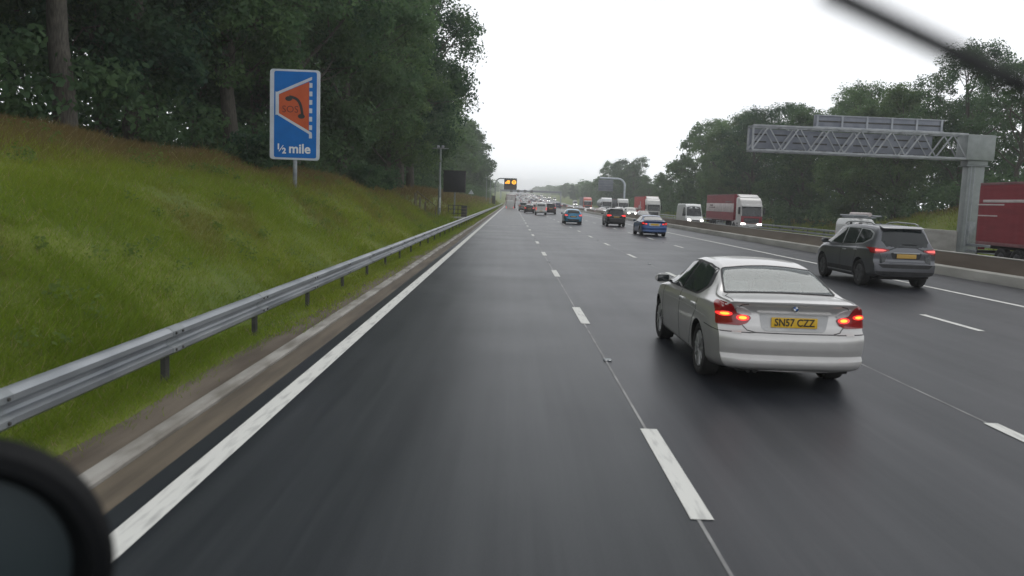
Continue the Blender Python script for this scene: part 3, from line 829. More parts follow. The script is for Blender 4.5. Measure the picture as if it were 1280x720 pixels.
def make_hatch(name='hatchback_car'):
    S = dict(L=4.25, wheel_r=.32,
        top=[(-2.125, 1.02), (-2.06, 1.10), (-1.88, 1.27), (-1.70, 1.385), (-1.4, 1.44), (-.6, 1.475), (-.1, 1.47), (.3, 1.42), (.55, 1.33), (1.12, 1.03), (1.25, .985), (1.7, .90), (2.05, .78), (2.125, .70)],
        belt=[(-2.125, .985), (-1.2, 1.0), (0, .95), (1.2, .89), (1.9, .75), (2.125, .66)],
        half=[(-2.125, .80), (-1.9, .85), (-1.25, .895), (.4, .88), (1.35, .895), (1.8, .86), (2.125, .78)],
        zb=[(-2.125, .28), (-1.8, .23), (1.4, .19), (2.125, .20)],
        roofw=[(-2.125, .60), (-1.5, .57), (-.6, .58), (.5, .60), (1.2, .66), (2.125, .7)],
        rear=[(.25, .06), (.33, .0), (.5, .0), (.66, .02), (.70, .06), (.95, .07), (1.05, .07), (1.5, .07)],
        front=[(.2, .03), (.3, .0), (.5, .0), (.62, .04), (.72, .12), (1.4, .2)], rear_plan=.15, rear_pow=3.5,
        extra_y=[-2.1, -2.0, -1.95, -1.82, -1.76])
    B = Body(S); root = empty(name); AX = (-1.27, 1.33); c = (.05, .24, .40, 1)
    B.cut('body', [M['paint_metal'], M['under']], root, AX, .36).color = c
    for v in ('left', 'right'):
        B.project(round_poly([(-1.45, 1.06), (-1.50, 1.18), (-1.25, 1.33), (-.5, 1.385), (.1, 1.38), (.35, 1.32), (1.0, .98), (.98, .945), (-1.0, 1.0)], .04), v, 'side_window', M['glass'], root, off=.004)
        mbp = MB()
    B.project(round_poly([(-.60, -2.03), (-.52, -1.72), (0, -1.70), (.52, -1.72), (.60, -2.03)], .04), 'top', 'rear_window', M['glass'], root, off=.005)
    B.project(round_poly([(-.64, 1.16), (-.52, .42), (0, .38), (.52, .42), (.64, 1.16)], .06), 'top', 'windscreen', M['glass'], root, off=.005)
    for s in (-1, 1):
        L_ = B.project(round_poly([(s * .82, .80), (s * .55, .80), (s * .52, .90), (s * .82, .97)], .03), 'rear', 'tail_lamp', M['lamp_pink'], root, off=.012)
        B.project(round_poly([(-2.0, .80), (-1.78, .90), (-1.82, .95), (-2.0, .96)], .03), 'left' if s < 0 else 'right', 'side_lens', M['red_lens'], L_, off=.008)
        B.project(round_poly([(s * .48, .60), (s * .76, .63), (s * .77, .73), (s * .55, .70)], .02), 'front', 'headlight', M['headlamp'], root, off=.008)
    B.project(round_poly([(-.55, .50), (.55, .50), (.55, .33), (-.55, .33)], .04), 'rear', 'bumper_insert', M['black'], root, off=.004)
    B.project(round_poly([(-.34, .80), (.34, .80), (.30, .66), (-.30, .66)], .02), 'rear', 'plate_recess', M['black'], root, off=.004)
    MB().box((0, 0, 0), (.52, .012, .11), 0, .004).build('number_plate', M['plate_dull'], root, loc=(0, -S['L']/2 + B.dR(0, .73) - .012, .73))
    B.project(round_poly([(-.5, .58), (.5, .58), (.42, .36), (-.42, .36)], .04), 'front', 'grille', M['black'], root)
    car_doors(B, root, [[(-.10, .25), (-.10, .96)], [(1.0, .26), (1.03, .92)], [(-.85, .45), (-1.1, .75), (-1.1, 1.0)]])
    B.gap([(-.62, .98), (-.58, .62), (.58, .62), (.62, .98)], 'rear', root)
    mb = MB(); mb.box((0, 0, .21), (1.25, 3.2, .08), 0); mb.box((0, -1.85, .29), (1.2, .4, .08), 0); mb.build('underbody', M['under'], root)
    for y in AX:
        for s in (-1, 1): make_wheel(root, s * .755, y, .32, .205, 6)
    for s in (-1, 1): make_mirror(root, s * .96, .80, 1.0, M['paint_metal']).color = c
    return root

def make_van(name='panel_van', L=5.6, H=2.5, W=1.0, nose=.95):
    """tall panel van seen from the front, with short sloping bonnet; big wheels"""
    h = L / 2; zc = H
    S = dict(L=L, wheel_r=.34,
        top=[(-h, H - .10), (-h + .12, H - .03), (-h + .5, H), (h - 2.1, H), (h - 1.75, H - .08), (h - 1.5, H - .30), (h - nose, 1.30), (h - nose + .15, 1.20), (h - .35, 1.08), (h - .08, .95), (h, .86)],
        belt=[(-h, 1.35), (h - 2.2, 1.32), (h - 1.2, 1.18), (h - .6, 1.02), (h, .80)],
        half=[(-h, W - .04), (-h + .3, W), (h - 1.6, W), (h - .8, W - .03), (h, W - .14)],
        zb=[(-h, .42), (-1, .34), (h, .26)],
        roofw=[(-h, W - .14), (h - 2, W - .15), (h - 1.4, W - .20), (h - .9, W - .18), (h, W - .2)],
        rear=[(.3, .05), (.45, .0), (.7, .0), (.75, .06), (1.5, .07), (H, .12)],
        front=[(.2, .04), (.35, .0), (.6, .0), (.8, .05), (.95, .12), (H, .2)], rear_plan=.05, rear_pow=8, front_plan=.26, shoulder=.99, deckw=.9)
    B = Body(S); root = empty(name); AX = (-h + 1.05, h - .92); c = (.62, .63, .62, 1)
    B.cut('body', [M['paint'], M['under']], root, AX, .40).color = c
    wt = H - .34
    for v in ('left', 'right'):
        B.project(round_poly([(h - 2.25, 1.36), (h - 2.25, wt - .02), (h - 1.66, wt - .05), (h - 1.12, 1.42), (h - 1.14, 1.30)], .05), v, 'side_window', M['glass'], root, off=.005)
        B.project([(-h + .5, .62), (-h + .5, .72), (h - 1.5, .70), (h - 1.5, .60)], v, 'side_moulding', M['black'], root, off=.012) if H > 2.2 else None
    B.project(round_poly([(-W + .20, h - nose - .06), (-W + .27, h - 1.48), (0, h - 1.54), (W - .27, h - 1.48), (W - .20, h - nose - .06), (0, h - nose + .0)], .06), 'top', 'windscreen', M['glass'], root, off=.006)
    for s in (-1, 1):
        B.project(round_poly([(s * (W - .20), .82), (s * (W - .50), .80), (s * (W - .48), .97), (s * (W - .22), 1.02)], .03), 'front', 'headlight', M['headlamp'], root, off=.012)
        B.project(round_poly([(s * (W - .05), .75), (s * (W - .20), .75), (s * (W - .20), 1.15), (s * (W - .05), 1.15)], .02), 'rear', 'tail_lamp', M['lamp_pink'], root, off=.01)
    B.project(round_poly([(-.48, .95), (.48, .95), (.44, .70), (-.44, .70)], .05), 'front', 'grille', M['black'], root, off=.006)
    B.project(round_poly([(-.7, .52), (.7, .52), (.64, .36), (-.64, .36)], .05), 'front', 'lower_grille', M['black'], root, off=.006)
    MB().box((0, 0, 0), (.52, .012, .11), 0, .004).build('number_plate', M['plate_white'], root, loc=(0, h - B.dF(0, .62) + .012, .62))
    MB().box((0, 0, 0), (.52, .012, .11), 0, .004).build('rear_number_plate', M['plate_dull'], root, loc=(0, -h + B.dR(0, .58) - .012, .62))
    B.gap([(0, .5), (0, H - .2)], 'rear', root, .014)
    for v in ('left', 'right'): B.gap([(h - 2.32, .45), (h - 2.32, wt)], v, root); B.gap([(h - 1.2, .5), (h - 1.12, 1.3)], v, root)
    if H < 2.2:
        B.project(round_poly([(-.60, 1.32), (.60, 1.32), (.54, 1.62), (-.54, 1.62)], .05), 'rear', 'rear_window', M['glass'], root, off=.006)
    MB().box((0, 0, .36), (1.5, L - 1.2, .12), 0).build('underbody', M['under'], root)
    for y in AX:
        for s in (-1, 1): make_wheel(root, s * (W - .13), y, .34, .22, 6, M['alloy_dark'], .62)
    for s in (-1, 1):
        MB().box((0, 0, 0), (.16, .10, .30), 0, .04).build('door_mirror', M['black'], root, loc=(s * (W + .12), h - 1.25, 1.45))
    return root

def make_lorry(name, cab_col, style, side_mat, L=13.6, side_top=4.15, lit=True, band=False, head=True):
    """articulated lorry, nose to +y. origin under the middle of the trailer's tail + half length"""
    root = empty(name)
    Y1 = L / 2; cabr = Y1 + .75; cabf = Y1 + 2.95
    # trailer
    if style == 'tank':
        mb = MB(); mb.lathe([(-Y1, .05), (-Y1 - .0 + .02, .8), (-Y1 + .25, 1.18), (Y1 - .25, 1.18), (Y1 - .02, .8), (Y1, .05)], 'y', (0, 0, 2.45), 32, 0)
        for k in range(7): mb.lathe([(-Y1 + .8 + k * 1.9, 1.17), (-Y1 + .8 + k * 1.9, 1.21), (-Y1 + .9 + k * 1.9, 1.21), (-Y1 + .9 + k * 1.9, 1.17)], 'y', (0, 0, 2.45), 32, 1)
        mb.build('tank', [side_mat, M['galv']], root)
        MB().box((0, 0, 3.62), (.7, L * .8, .12), 0, .02).build('catwalk', M['galv'], root)
    else:
        zt, zbm = side_top, 1.12
        mb = MB(); mb.box((0, 0, (zt + zbm) / 2), (2.52, L, zt - zbm), 0, .035)
        tb = mb.build('trailer_body', side_mat, root)
        mb = MB()
        for z, hh in ((zt - .06, .12), (zbm + .05, .16)):
            for s in (-1, 1): mb.box((s * 1.262, 0, z), (.03, L - .02, hh), 0, .006)
            mb.box((0, -Y1 - .006, z), (2.5, .03, hh), 0, .006)
        for s in (-1, 1): mb.box((s * 1.2, -Y1 - .008, (zt + zbm) / 2), (.12, .034, zt - zbm - .3), 0, .006)
        mb.build('trailer_frame', M['trailer_frame'], tb)
        if style == 'box':
            for s in (-1, 1):
                dd = MB().box((s * .585, -Y1 - .022, (zt + zbm) / 2 + .02), (1.05, .03, zt - zbm - .36), 0, .01).build('rear_door', side_mat, tb)
            for x in (-.9, -.25, .25, .9): MB().tube([(x, -Y1 - .055, zbm + .15), (x, -Y1 - .055, zt - .2)], .018, 8).build('locking_bar', M['galv'], tb)
        else:
            # curtain sides: a buckled sheet held by straps
            for s in (-1, 1):
                mb = MB(); cols = []
                for k in range(int(L / .155) + 1):
                    y = -Y1 + .06 + k * (L - .12) / int(L / .155)
                    dx = .012 + .010 * abs(math.sin(k * math.pi / 4)) + .004 * math.sin(k * 1.7)
                    cols.append([mb.bm.verts.new((s * (1.262 + dx * (.4 + .6 * (1 - abs(t - .5) * 1.2))), y, zbm + .14 + t * (zt - zbm - .27))) for t in (0, .2, .4, .6, .8, 1)])
                for ca, cb in zip(cols, cols[1:]):
                    for i in range(5): mb.bm.faces.new((ca[i], cb[i], cb[i + 1], ca[i + 1])) if s > 0 else mb.bm.faces.new((ca[i], ca[i + 1], cb[i + 1], cb[i]))
                mb.build('curtain', side_mat, tb, angle=60, recalc=False)
        if band:
            for s in (-1, 1): MB().box((s * 1.283, 0, 2.60), (.022, L - .12, 1.02), 0, .005).build('pale_band', M['trailer_white'], tb)
    mb = MB()
    mb.box((0, 0, 1.0), (1.0, L - .1, .22), 0)
    mb.box((0, Y1 + 1.0, .82), (.95, 3.6, .26), 0)
    mb.build('chassis', M['under'], root)
    for s in (-1, 1):
        mb = MB()
        for k in range(3): mb.box((s * 1.22, 1.0, .55 + k * .2), (.04, 4.6, .09), 0, .01)
        for k in range(4): mb.box((s * 1.19, -1.2 + k * 1.45, .78), (.035, .06, .62), 0)
        mb.build('side_guard', M['galv_dull'], root)
    # rear lamps and bumper
    mb = MB(); mb.box((0, -Y1 + .1, .72), (2.4, .12, .14), 0, .02)
    bp = mb.build('rear_bumper', M['black'], root)
    for s in (-1, 1): MB().box((0, 0, 0), (.34, .05, .12), 0, .01).build('tail_lamp', M['red_lens'], bp, loc=(s * .95, -Y1 + .02, .88))
    # cab: side profile extruded, rounded
    prof = [(cabr, .55), (cabf - .10, .45), (cabf + .02, .62), (cabf + .03, 1.62), (cabf - .05, 1.95), (cabf - .22, 2.95), (cabf - .55, 3.50), (cabf - 1.1, 3.82), (cabr + .15, 3.86), (cabr, 3.7)]
    mb = MB(); mb.prism(prof, -1.23, 1.23, 0, .13, seg=4)
    cab = mb.build('cab', [M['paint'], M['under']], root); cab.color = cab_col
    mb = MB(); mb.prism([(cabf + .028, 1.72), (cabf - .045, 2.0), (cabf - .195, 2.86), (cabf - .215, 2.86), (cabf - .3, 2.0), (cabf - .2, 1.72)], -1.10, 1.10, 0, .0)
    mb.bm.normal_update()
    for v in mb.bm.verts: v.co.y += .024
    mb.build('windscreen', M['glass'], root)
    mb = MB(); mb.prism([(cabf - .02, 2.84), (cabf + .16, 2.78), (cabf + .17, 2.82), (cabf - .20, 3.10)], -1.16, 1.16, 0, .02)
    sv = mb.build('sun_visor', M['visor'], root)
    for s in (-1, 1):
        mb = MB(); mb.prism([(cabf - .95, 1.9), (cabf - .95, 2.7), (cabf - .42, 2.7), (cabf - .28, 1.9)], s * 1.226, s * 1.238, 0, .0)
        mb.build('side_window', M['glass'], root)
        MB().box((0, 0, 0), (.22, .22, .78), 0, .06).build('door_mirror', M['black'], root, loc=(s * 1.40, cabf - .10, 2.35))
        MB().box((0, 0, 0), (.50, .10, .24), 0, .05).build('headlight', M['headlamp'] if lit else M['white_lens'], root, loc=(s * .92, cabf + .03, .82))
        mb = MB(); mb.box((0, 0, 0), (.06, 2.1, .75), 0, .02); f_ = mb.build('side_skirt', M['paint'], root, loc=(s * 1.16, Y1 + .2, .85)); f_.color = cab_col
    mb = MB()
    mb.box((0, cabf + .035, 1.22), (1.7, .05, .56), 0, .02)
    gr = mb.build('grille', M['black'], root)
    mb = MB()
    for k in range(3): mb.box((0, cabf + .065, 1.06 + k * .16), (1.6, .02, .035), 0, .006)
    mb.build('grille_bars', M['galv'], gr)
    mb = MB(); mb.box((0, cabf + .02, .62), (2.42, .20, .34), 0, .07)
    b_ = mb.build('front_bumper', M['paint'], root); b_.color = (.55, .55, .54, 1)
    MB().box((0, 0, 0), (.52, .02, .11), 0, .004).build('number_plate', M['plate_white'], root, loc=(0, cabf + .13, .58))
    if style != 'tank':
        mb = MB(); mb.prism([(cabr - .55, side_top - .05), (cabr + .3, 3.84), (cabf - 1.05, 3.84), (cabr + .1, side_top - .02)], -1.1, 1.1, 0, .05)
        w_ = mb.build('wind_deflector', M['paint'], root); w_.color = cab_col
    for y in (-Y1 + 2.2, -Y1 + 3.5, -Y1 + 4.8, Y1 + .1, cabf - 1.35):
        for s in (-1, 1): make_wheel(root, s * 1.07, y, .50, .36, 8, M['alloy_dark'], .55)
    return root
M['trailer_frame'] = noisy('trailer_rails', (.17, .06, .065), (.24, .09, .095), 3, .5)
M['visor'] = noisy('pale_visor', (.34, .34, .33), (.44, .44, .43), 3, .4)

def flatten(root, name):
    """one mesh of a whole vehicle, for the specks of traffic too far away to show parts"""
    bm = bmesh.new(); mats = []
    bpy.context.view_layer.update()
    def walk(o):
        if o.type == 'MESH':
            n0 = len(bm.faces)
            me = o.data.copy(); me.transform(o.matrix_world); bm.from_mesh(me); bpy.data.meshes.remove(me)
            bm.faces.ensure_lookup_table()
            remap = []
            for m in o.data.materials:
                if m not in mats: mats.append(m)
                remap.append(mats.index(m))
            for f in bm.faces[n0:]: f.material_index = remap[f.material_index] if f.material_index < len(remap) else 0
        for c in kids(o): walk(c)
    walk(root)
    me = bpy.data.meshes.new(name); bm.to_mesh(me); bm.free()
    for m in mats: me.materials.append(m)
    me.set_sharp_from_angle(angle=R(38))
    return me
M['ink_red'] = noisy('faint_dark_lettering', (.10, .018, .012), (.16, .03, .015), 5, .5)
M['brown_panel'] = noisy('brown_matrix_panel', (.055, .030, .024), (.085, .045, .035), 4, .5)
M['mark'] = noisy('grey_lettering_marks', (.16, .10, .10), (.24, .16, .16), 6, .6)
M['galv_light'] = noisy('truss_steel', (.25, .265, .28), (.36, .375, .39), 2, .5, .1)
M['housing'] = noisy('mirror_plastic', (.003, .0035, .004), (.006, .0065, .0075), 6, .6)
M['mirror_dark'] = noisy('dark_mirror', (.009, .019, .022), (.016, .030, .034), 1.5, .6)
M['housing'].node_tree.nodes['Principled BSDF'].inputs['Specular IOR Level'].default_value = .1
#---MAIN---
# ================================================================== setting
def sheet(name, xs, ys, zf, m, kind='structure', lift=0.0):
    X, Y = np.meshgrid(xs, ys)
    Z = zf(X, Y) + lift
    v = np.stack([X, Y, Z], -1).reshape(-1, 3)
    nx, ny = len(xs), len(ys)
    i = np.arange((nx - 1) * (ny - 1)); r, c = i // (nx - 1), i % (nx - 1); a = r * nx + c
    loops = np.stack([a, a + 1, a + nx + 1, a + nx], -1).ravel()
    me = mesh_from_arrays(name, v, 4, loops, m if isinstance(m, list) else [m])
    for p in me.polygons: p.use_smooth = True
    o = bpy.data.objects.new(name, me); link(o)
    if kind: o['kind'] = kind
    return o

YEND = 2450.0
ys_road = np.concatenate([np.arange(-12, 120, 3.0), np.arange(120, 600, 12.0), np.arange(600, YEND + 1, 50.0)])
ys_fine = np.concatenate([np.arange(-14, 110, 1.2), np.arange(110, 320, 4.0), np.arange(320, YEND + 20, 35.0)])
xs_ter = np.concatenate([np.arange(-130, -40, 10.), np.arange(-40, -22, 2.), np.arange(-22, -4.2, .6), [-4.15, -3.9, -3.6, -3.3, -3.05, -2.9], np.arange(0, 31, 6.), [32.4, 33, 34, 35, 36, 37, 38, 39, 40, 41, 42, 44, 46, 50, 60, 75, 95, 120, 150, 180]])
def ground_z(X, Y):
    z = terrain(X, Y)
    zr = zroad(Y)
    z = np.where((X > -4.2) & (X < -3.0), zr - .03 + np.clip(-X - 3.5, 0, 1) * .06, z)
    return np.where((X > -3.0) & (X < 31), np.minimum(z, zr - .6), z)
ground = sheet('ground', xs_ter, ys_fine, ground_z, M['soil'])
zr_only = lambda X, Y: zroad(Y)
xs_cw = np.concatenate([[-2.57, -1.5, 0, 1.345], np.arange(2, 15, 1.5), [15.55]])
road = sheet('carriageway', xs_cw, ys_road, zr_only, M['asphalt'])
far_road = sheet('far_carriageway', np.array([16.0, 18, 20, 24, 28, 32.3]), ys_road, zopp, M['asphalt'])
# verge between channel and grass, drainage channel, kerb, painted lines
def wob(X, Y): return .02 * np.sin(Y * .7) + .015 * np.sin(Y * 1.9 + X * 3)
dirt = sheet('verge_dirt', np.array([-3.66, -3.5, -3.3, -3.15, -3.072]), ys_fine, lambda X, Y: zroad(Y) + .012 + .5 * wob(X, Y) * (X < -3.1) - np.clip(-X - 3.4, 0, 1) * .25, M['dirt'])
silt = sheet('drain_channel', np.array([-2.883, -2.7, -2.575]), ys_road, lambda X, Y: zroad(Y) - .006, M['silt'])

def ribbon(mb, x0, x1, y0, y1, lift, mi=0):
    n = max(1, int((y1 - y0) / 12)); pv = None
    for k in range(n + 1):
        y = y0 + (y1 - y0) * k / n; z = float(zroad(y)) + lift
        cur = (mb.bm.verts.new((x0, y, z)), mb.bm.verts.new((x1, y, z)))
        if pv: mb.bm.faces.new((pv[0], pv[1], cur[1], cur[0])).material_index = mi
        pv = cur
def swept(name, prof, ys, m, parent=None, zf=None, closed=True, angle=35):
    """a profile (x, z) carried along the road"""
    zf = zf or (lambda x, y: float(zroad(y)))
    mb = MB(); rows = []
    for y in ys: rows.append([mb.bm.verts.new((x, y, zf(x, y) + z)) for x, z in prof])
    n = len(prof); rng_ = range(n) if closed else range(n - 1)
    for a, b in zip(rows, rows[1:]):
        for k in rng_: mb.bm.faces.new((a[k], a[(k + 1) % n], b[(k + 1) % n], b[k]))
    if closed:
        mb.bm.faces.new(rows[0]); mb.bm.faces.new(rows[-1])
    return mb.build(name, m, parent, angle=angle)
kerb_ys = np.concatenate([np.arange(-12, 60, 2.0), np.arange(60, 240, 6.0), np.arange(240, 1200, 30.)])
kerb = swept('kerb', [(-3.07, -.12), (-3.07, .026), (-3.055, .036), (-2.905, .034), (-2.888, .018), (-2.884, -.12)], kerb_ys, M['kerb']); kerb['kind'] = 'structure'

mb = MB(); ribbon(mb, -2.385, -2.185, -12, 1300, .006)
tag(mb.build('edge_line', M['line'], recalc=False), kind='structure')
mb = MB(); ribbon(mb, 12.27, 12.45, -12, 1300, .006)
tag(mb.build('central_edge_line', M['line'], recalc=False), kind='structure')
# lane dashes: two metres on, seven off, phased on the nearest one
for x, ph, w in ((1.37, 5.45, .16), (5.01, 6.12, .15), (8.80, 6.25, .15)):
    mb = MB(); y = ph - 9.0
    while y < 640:
        ribbon(mb, x - w / 2, x + w / 2, y, y + 2.25, .0065)
        y += 9.0
    tag(mb.build('lane_line', M['line'], recalc=False), kind='structure')
for x in (1.345, 4.985):
    mb = MB(); ribbon(mb, x - .013, x + .013, -12, 90, .0035)
    tag(mb.build('road_joint', M['joint'], recalc=False), kind='structure')
for ln, (x, ph) in enumerate(((1.37, 11.1), (5.01, 11.7), (8.80, 11.9))):
    for k in range(5):
        y = ph + 18 * k
        st_ = empty('road_stud', (x, y, float(zroad(y)) + .002))
        MB().box((0, 0, .009), (.105, .13, .022), 0, .008).build('stud_body', M['galv_dull'], st_)
        for q in (-.025, .025): MB().box((q, -.064, .012), (.028, .01, .012), 0, .002).build('reflector', M['chrome'], st_)
        tag(st_, ('small pale road stud midway between dashes of the lane line left of the silver saloon', 'small pale road stud on the lane line right of the silver saloon', 'small pale road stud on the lane line in front of the grey sport car')[ln], 'road stud', ('studs on the first lane line', 'studs on the second lane line', 'studs on the third lane line')[ln])
mb = MB()
for x, w in ((17.0, .2), (31.6, .2)):
    pv = None
    for y in ys_road:
        if y > 1300: break
        cur = [mb.bm.verts.new((xx, y, float(zopp(xx, y)) + .006)) for xx in (x - w / 2, x + w / 2)]
        if pv: mb.bm.faces.new((pv[0], pv[1], cur[1], cur[0]))
        pv = cur
for x in (20.7, 24.35, 28.0):
    y = 20.
    while y < 500:
        q = [mb.bm.verts.new((xx, yy, float(zopp(xx, yy)) + .006)) for xx, yy in ((x - .08, y), (x + .08, y), (x + .08, y + 2), (x - .08, y + 2))]
        mb.bm.faces.new(q); y += 9
tag(mb.build('far_lane_lines', M['line'], recalc=False), kind='structure')

# ------------------------------------------------------------------ barriers
wall = empty('concrete_barrier', (0, 0, 0))
tag(wall, 'stepped concrete median barrier, grimy brown above a pale foot, dividing the two carriageways', 'barrier')
bys = np.concatenate([np.arange(-12, 260, 6.0), np.arange(260, 1300, 30.)])
swept('barrier_foot', [(15.40, -.1), (15.40, .04), (15.47, .30), (15.56, .345), (15.66, .345), (15.66, -.1)], bys, M['concrete'], wall)
swept('barrier_wall', [(15.662, -.1), (15.662, .36), (15.74, .80), (15.90, .80), (15.99, .36), (15.99, -.5)], bys, M['concrete_brown'], wall)
swept('barrier_coping', [(15.728, .803), (15.728, .832), (15.912, .832), (15.912, .803)], bys, M['concrete'], wall)

def w_beam(root, x, side, yA, yB, zc, zf, ystep):
    """corrugated rail, 310 mm deep, its face towards side"""
    h = .155; d = .082
    pr = []
    for t, k in ((-1, .0), (-.92, .55), (-.72, 1), (-.42, 1), (-.24, .25), (-.08, .05), (.08, .05), (.24, .25), (.42, 1), (.72, 1), (.92, .55), (1, .0)):
        pr.append((x + side * d * k, zc + h * t))
    back = [(a - side * .006, b) for a, b in pr[::-1]]
    ys = np.concatenate([np.arange(yA, min(yB, 200), ystep), np.arange(200, yB + 1, 20.)]) if yB > 200 else np.arange(yA, yB + .1, ystep)
    return swept('rail_beam', pr + back, ys, M['galv'], root, zf, angle=28)

rail = empty('crash_barrier', (-3.65, 10, 0))
tag(rail, 'galvanised corrugated steel crash barrier along the foot of the grassy bank', 'barrier')
rail.location = (0, 0, 0)
w_beam(rail, -3.68, 1, -12, 330, .468, None, 3.2)
for k in range(66):
    y = -10.2 + 3.2 * k
    z = float(zroad(y))
    mb = MB(); mb.box((-3.755, y, z + .22), (.055, .11, .72), 0); mb.box((-3.70, y, z + .46), (.05, .09, .12), 0)
    mb.build('rail_post', M['post_dark'], rail)
    if 0 < y < 45:
        lap = [(-3.68 + .082 * kk + .004, .468 + .157 * t) for t, kk in ((-1, .0), (-.92, .55), (-.72, 1), (-.42, 1), (-.24, .25), (-.08, .05), (.08, .05), (.24, .25), (.42, 1), (.72, 1), (.92, .55), (1, .0))]
        lp_ = swept('lap_joint', lap + [(a - .003, b) for a, b in lap[::-1]], np.array([y - .16, y + .16]), M['galv_dull'], rail, angle=28)
        for dz in (-.09, .09):
            for dy_ in (-.09, .09):
                MB().lathe([(0, .016), (.012, .014), (.012, .001)], 'x', (-3.592, y + dy_, .468 + dz), 8).build('bolt', M['post_dark'], lp_)

frail = empty('verge_barrier', (0, 0, 0))
tag(frail, 'galvanised double-rail steel barrier along the far side of the opposite carriageway', 'barrier')
zf_ = lambda x, y: float(zopp(32.6, y))
swept('rail_beam', [(32.75, .66), (32.68, .70), (32.68, .84), (32.75, .88), (32.76, .88), (32.76, .66)], np.arange(18, 420, 6.), M['galv'], frail, zf_)
swept('rail_beam', [(32.75, .24), (32.68, .28), (32.68, .42), (32.75, .46), (32.76, .46), (32.76, .24)], np.arange(18, 420, 6.), M['galv'], frail, zf_)
for k in range(64):
    y = 20 + k * 4.8
    MB().box((32.81, y, float(zopp(32.6, y)) + .4), (.08, .12, 1.0), 0).build('rail_post', M['post_dark'], frail)
frail2 = empty('bank_fence', (0, 0, 0))
tag(frail2, 'pale single rail on low posts at the foot of the trees, beyond the opposite carriageway', 'barrier')
zf2 = lambda x, y: float(terrain(35.4, y))
swept('rail_beam', [(35.36, .50), (35.36, .66), (35.42, .66), (35.42, .50)], np.arange(76, 132, 3.), M['galv'], frail2, zf2)
for k in range(14):
    y = 77 + k * 4.
    MB().box((35.46, y, float(terrain(35.4, y)) + .25), (.07, .1, .85), 0).build('rail_post', M['post_dark'], frail2)

# ------------------------------------------------------------------ trees
def limb(mb, a, b, r0, r1, n=6, wob_=.12, seg=4):
    a = Vector(a); b = Vector(b); L = (b - a).length
    pts = []
    for i in range(seg + 1):
        t = i / seg; p = a.lerp(b, t)
        if 0 < i: p += Vector((random.uniform(-1, 1), random.uniform(-1, 1), random.uniform(-.4, .6))) * L * wob_ * (t * (1.25 - t))
        pts.append(p)
    mb.tube(pts, [r0 + (r1 - r0) * i / seg for i in range(seg + 1)], n, 0, False)
    return pts

def leaf_mesh(name, centres, radii, per, size, m, flat=.75, droop=.3, seed=0):
    """many small leaf faces gathered in clumps; each leaf is a bent pair of triangles"""
    g = np.random.default_rng(seed)
    C = np.repeat(np.asarray(centres, float), per, 0); Rr = np.repeat(np.asarray(radii, float), per)
    n = len(C)
    d = g.normal(size=(n, 3)); d /= np.linalg.norm(d, axis=1)[:, None]
    rr = Rr * g.random(n) ** .45
    P = C + d * rr[:, None] * np.array([1, 1, flat])
    nrm = d * .6 + g.normal(size=(n, 3)) * .6 + np.array([0, 0, droop]); nrm /= np.linalg.norm(nrm, axis=1)[:, None]
    t = np.cross(nrm, g.normal(size=(n, 3))); t /= np.linalg.norm(t, axis=1)[:, None] + 1e-9
    b = np.cross(nrm, t)
    s = size * (.55 + .9 * g.random(n))
    t *= s[:, None]; b *= (s * (.5 + .3 * g.random(n)))[:, None]
    v = np.stack([P - t, P - b * .9 - t * .1 + nrm * (s * .12)[:, None], P + t, P + b * .9 + t * .1 + nrm * (s * .12)[:, None]], 1).reshape(-1, 3)
    loops = np.arange(4 * n)
    return mesh_from_arrays(name, v, 4, loops, [m])

def tree_meshes(seed, H, spread, base, m, lobes=9, clumps=170, per=70, leaf=.16, cr=.95, gap=.0, lean=0.0):
    """returns trunk mesh and crown mesh; origin at the foot"""
    random.seed(seed); g = np.random.default_rng(seed)
    mb = MB()
    tr = .018 * H + .05
    top = Vector((lean * H + random.uniform(-.4, .4), random.uniform(-.4, .4), H * .78))
    tp = limb(mb, (0, 0, -.6), top, tr, tr * .28, 8, .05, 8)
    cs, rs = [], []
    lob = []
    for k in range(lobes):
        a = 2 * math.pi * (k * .618 + random.uniform(-.06, .06)); h = base + (1 - base) * ((k + .6) / lobes)
        env = math.sin(math.pi * min(1, max(.08, (h - base * .75) / (1.06 - base * .75)))) ** .6
        rad = spread * env * random.uniform(.50, .78)
        c = Vector((math.cos(a) * rad + lean * H * h, math.sin(a) * rad, H * h * random.uniform(.93, 1.0)))
        lr = spread * random.uniform(.36, .52) * (.65 + .35 * env)
        lob.append((c, lr))
        i = min(len(tp) - 1, max(2, int(len(tp) * h * .80)))
        lp = limb(mb, tp[i], c, tr * .34, tr * .10, 5, .10, 4)
        for j in range(5):
            d = Vector((random.gauss(0, 1), random.gauss(0, 1), random.gauss(.35, .7))).normalized()
            limb(mb, lp[random.choice((2, 3, 4))], c + d * lr * .92, tr * .11, tr * .03, 4, .12, 3)
    for q in range(clumps):
        c, lr = lob[int(g.integers(len(lob)))]
        d = g.normal(size=3); d /= np.linalg.norm(d)
        if d[2] < -.45 and g.random() < .7: d[2] *= -.6
        if gap and g.random() < gap: continue
        r_ = lr * (.55 + .55 * g.random() ** .6)
        cs.append((c.x + d[0] * r_, c.y + d[1] * r_, max(.8, c.z + d[2] * r_ * .82))); rs.append(cr * (.55 + .75 * g.random()))
    tm = mb.build('trunk', M['bark'], angle=60); tmesh = tm.data; bpy.data.objects.remove(tm)
    cm = leaf_mesh('crown', cs, rs, per, leaf, m, seed=seed)
    return tmesh, cm

def plant_tree(kind, meshes, x, y, s, rz, label, group, cat='tree', z=None, sz=None):
    r = empty(kind, (x, y, float(terrain(x, y)) - .1 if z is None else z), rz)
    r.scale = (s, s, sz or s)
    for nm, me in zip(('trunk', 'crown'), meshes): link(bpy.data.objects.new(nm, me), r)
    tag(r, label, cat, group)
    return r

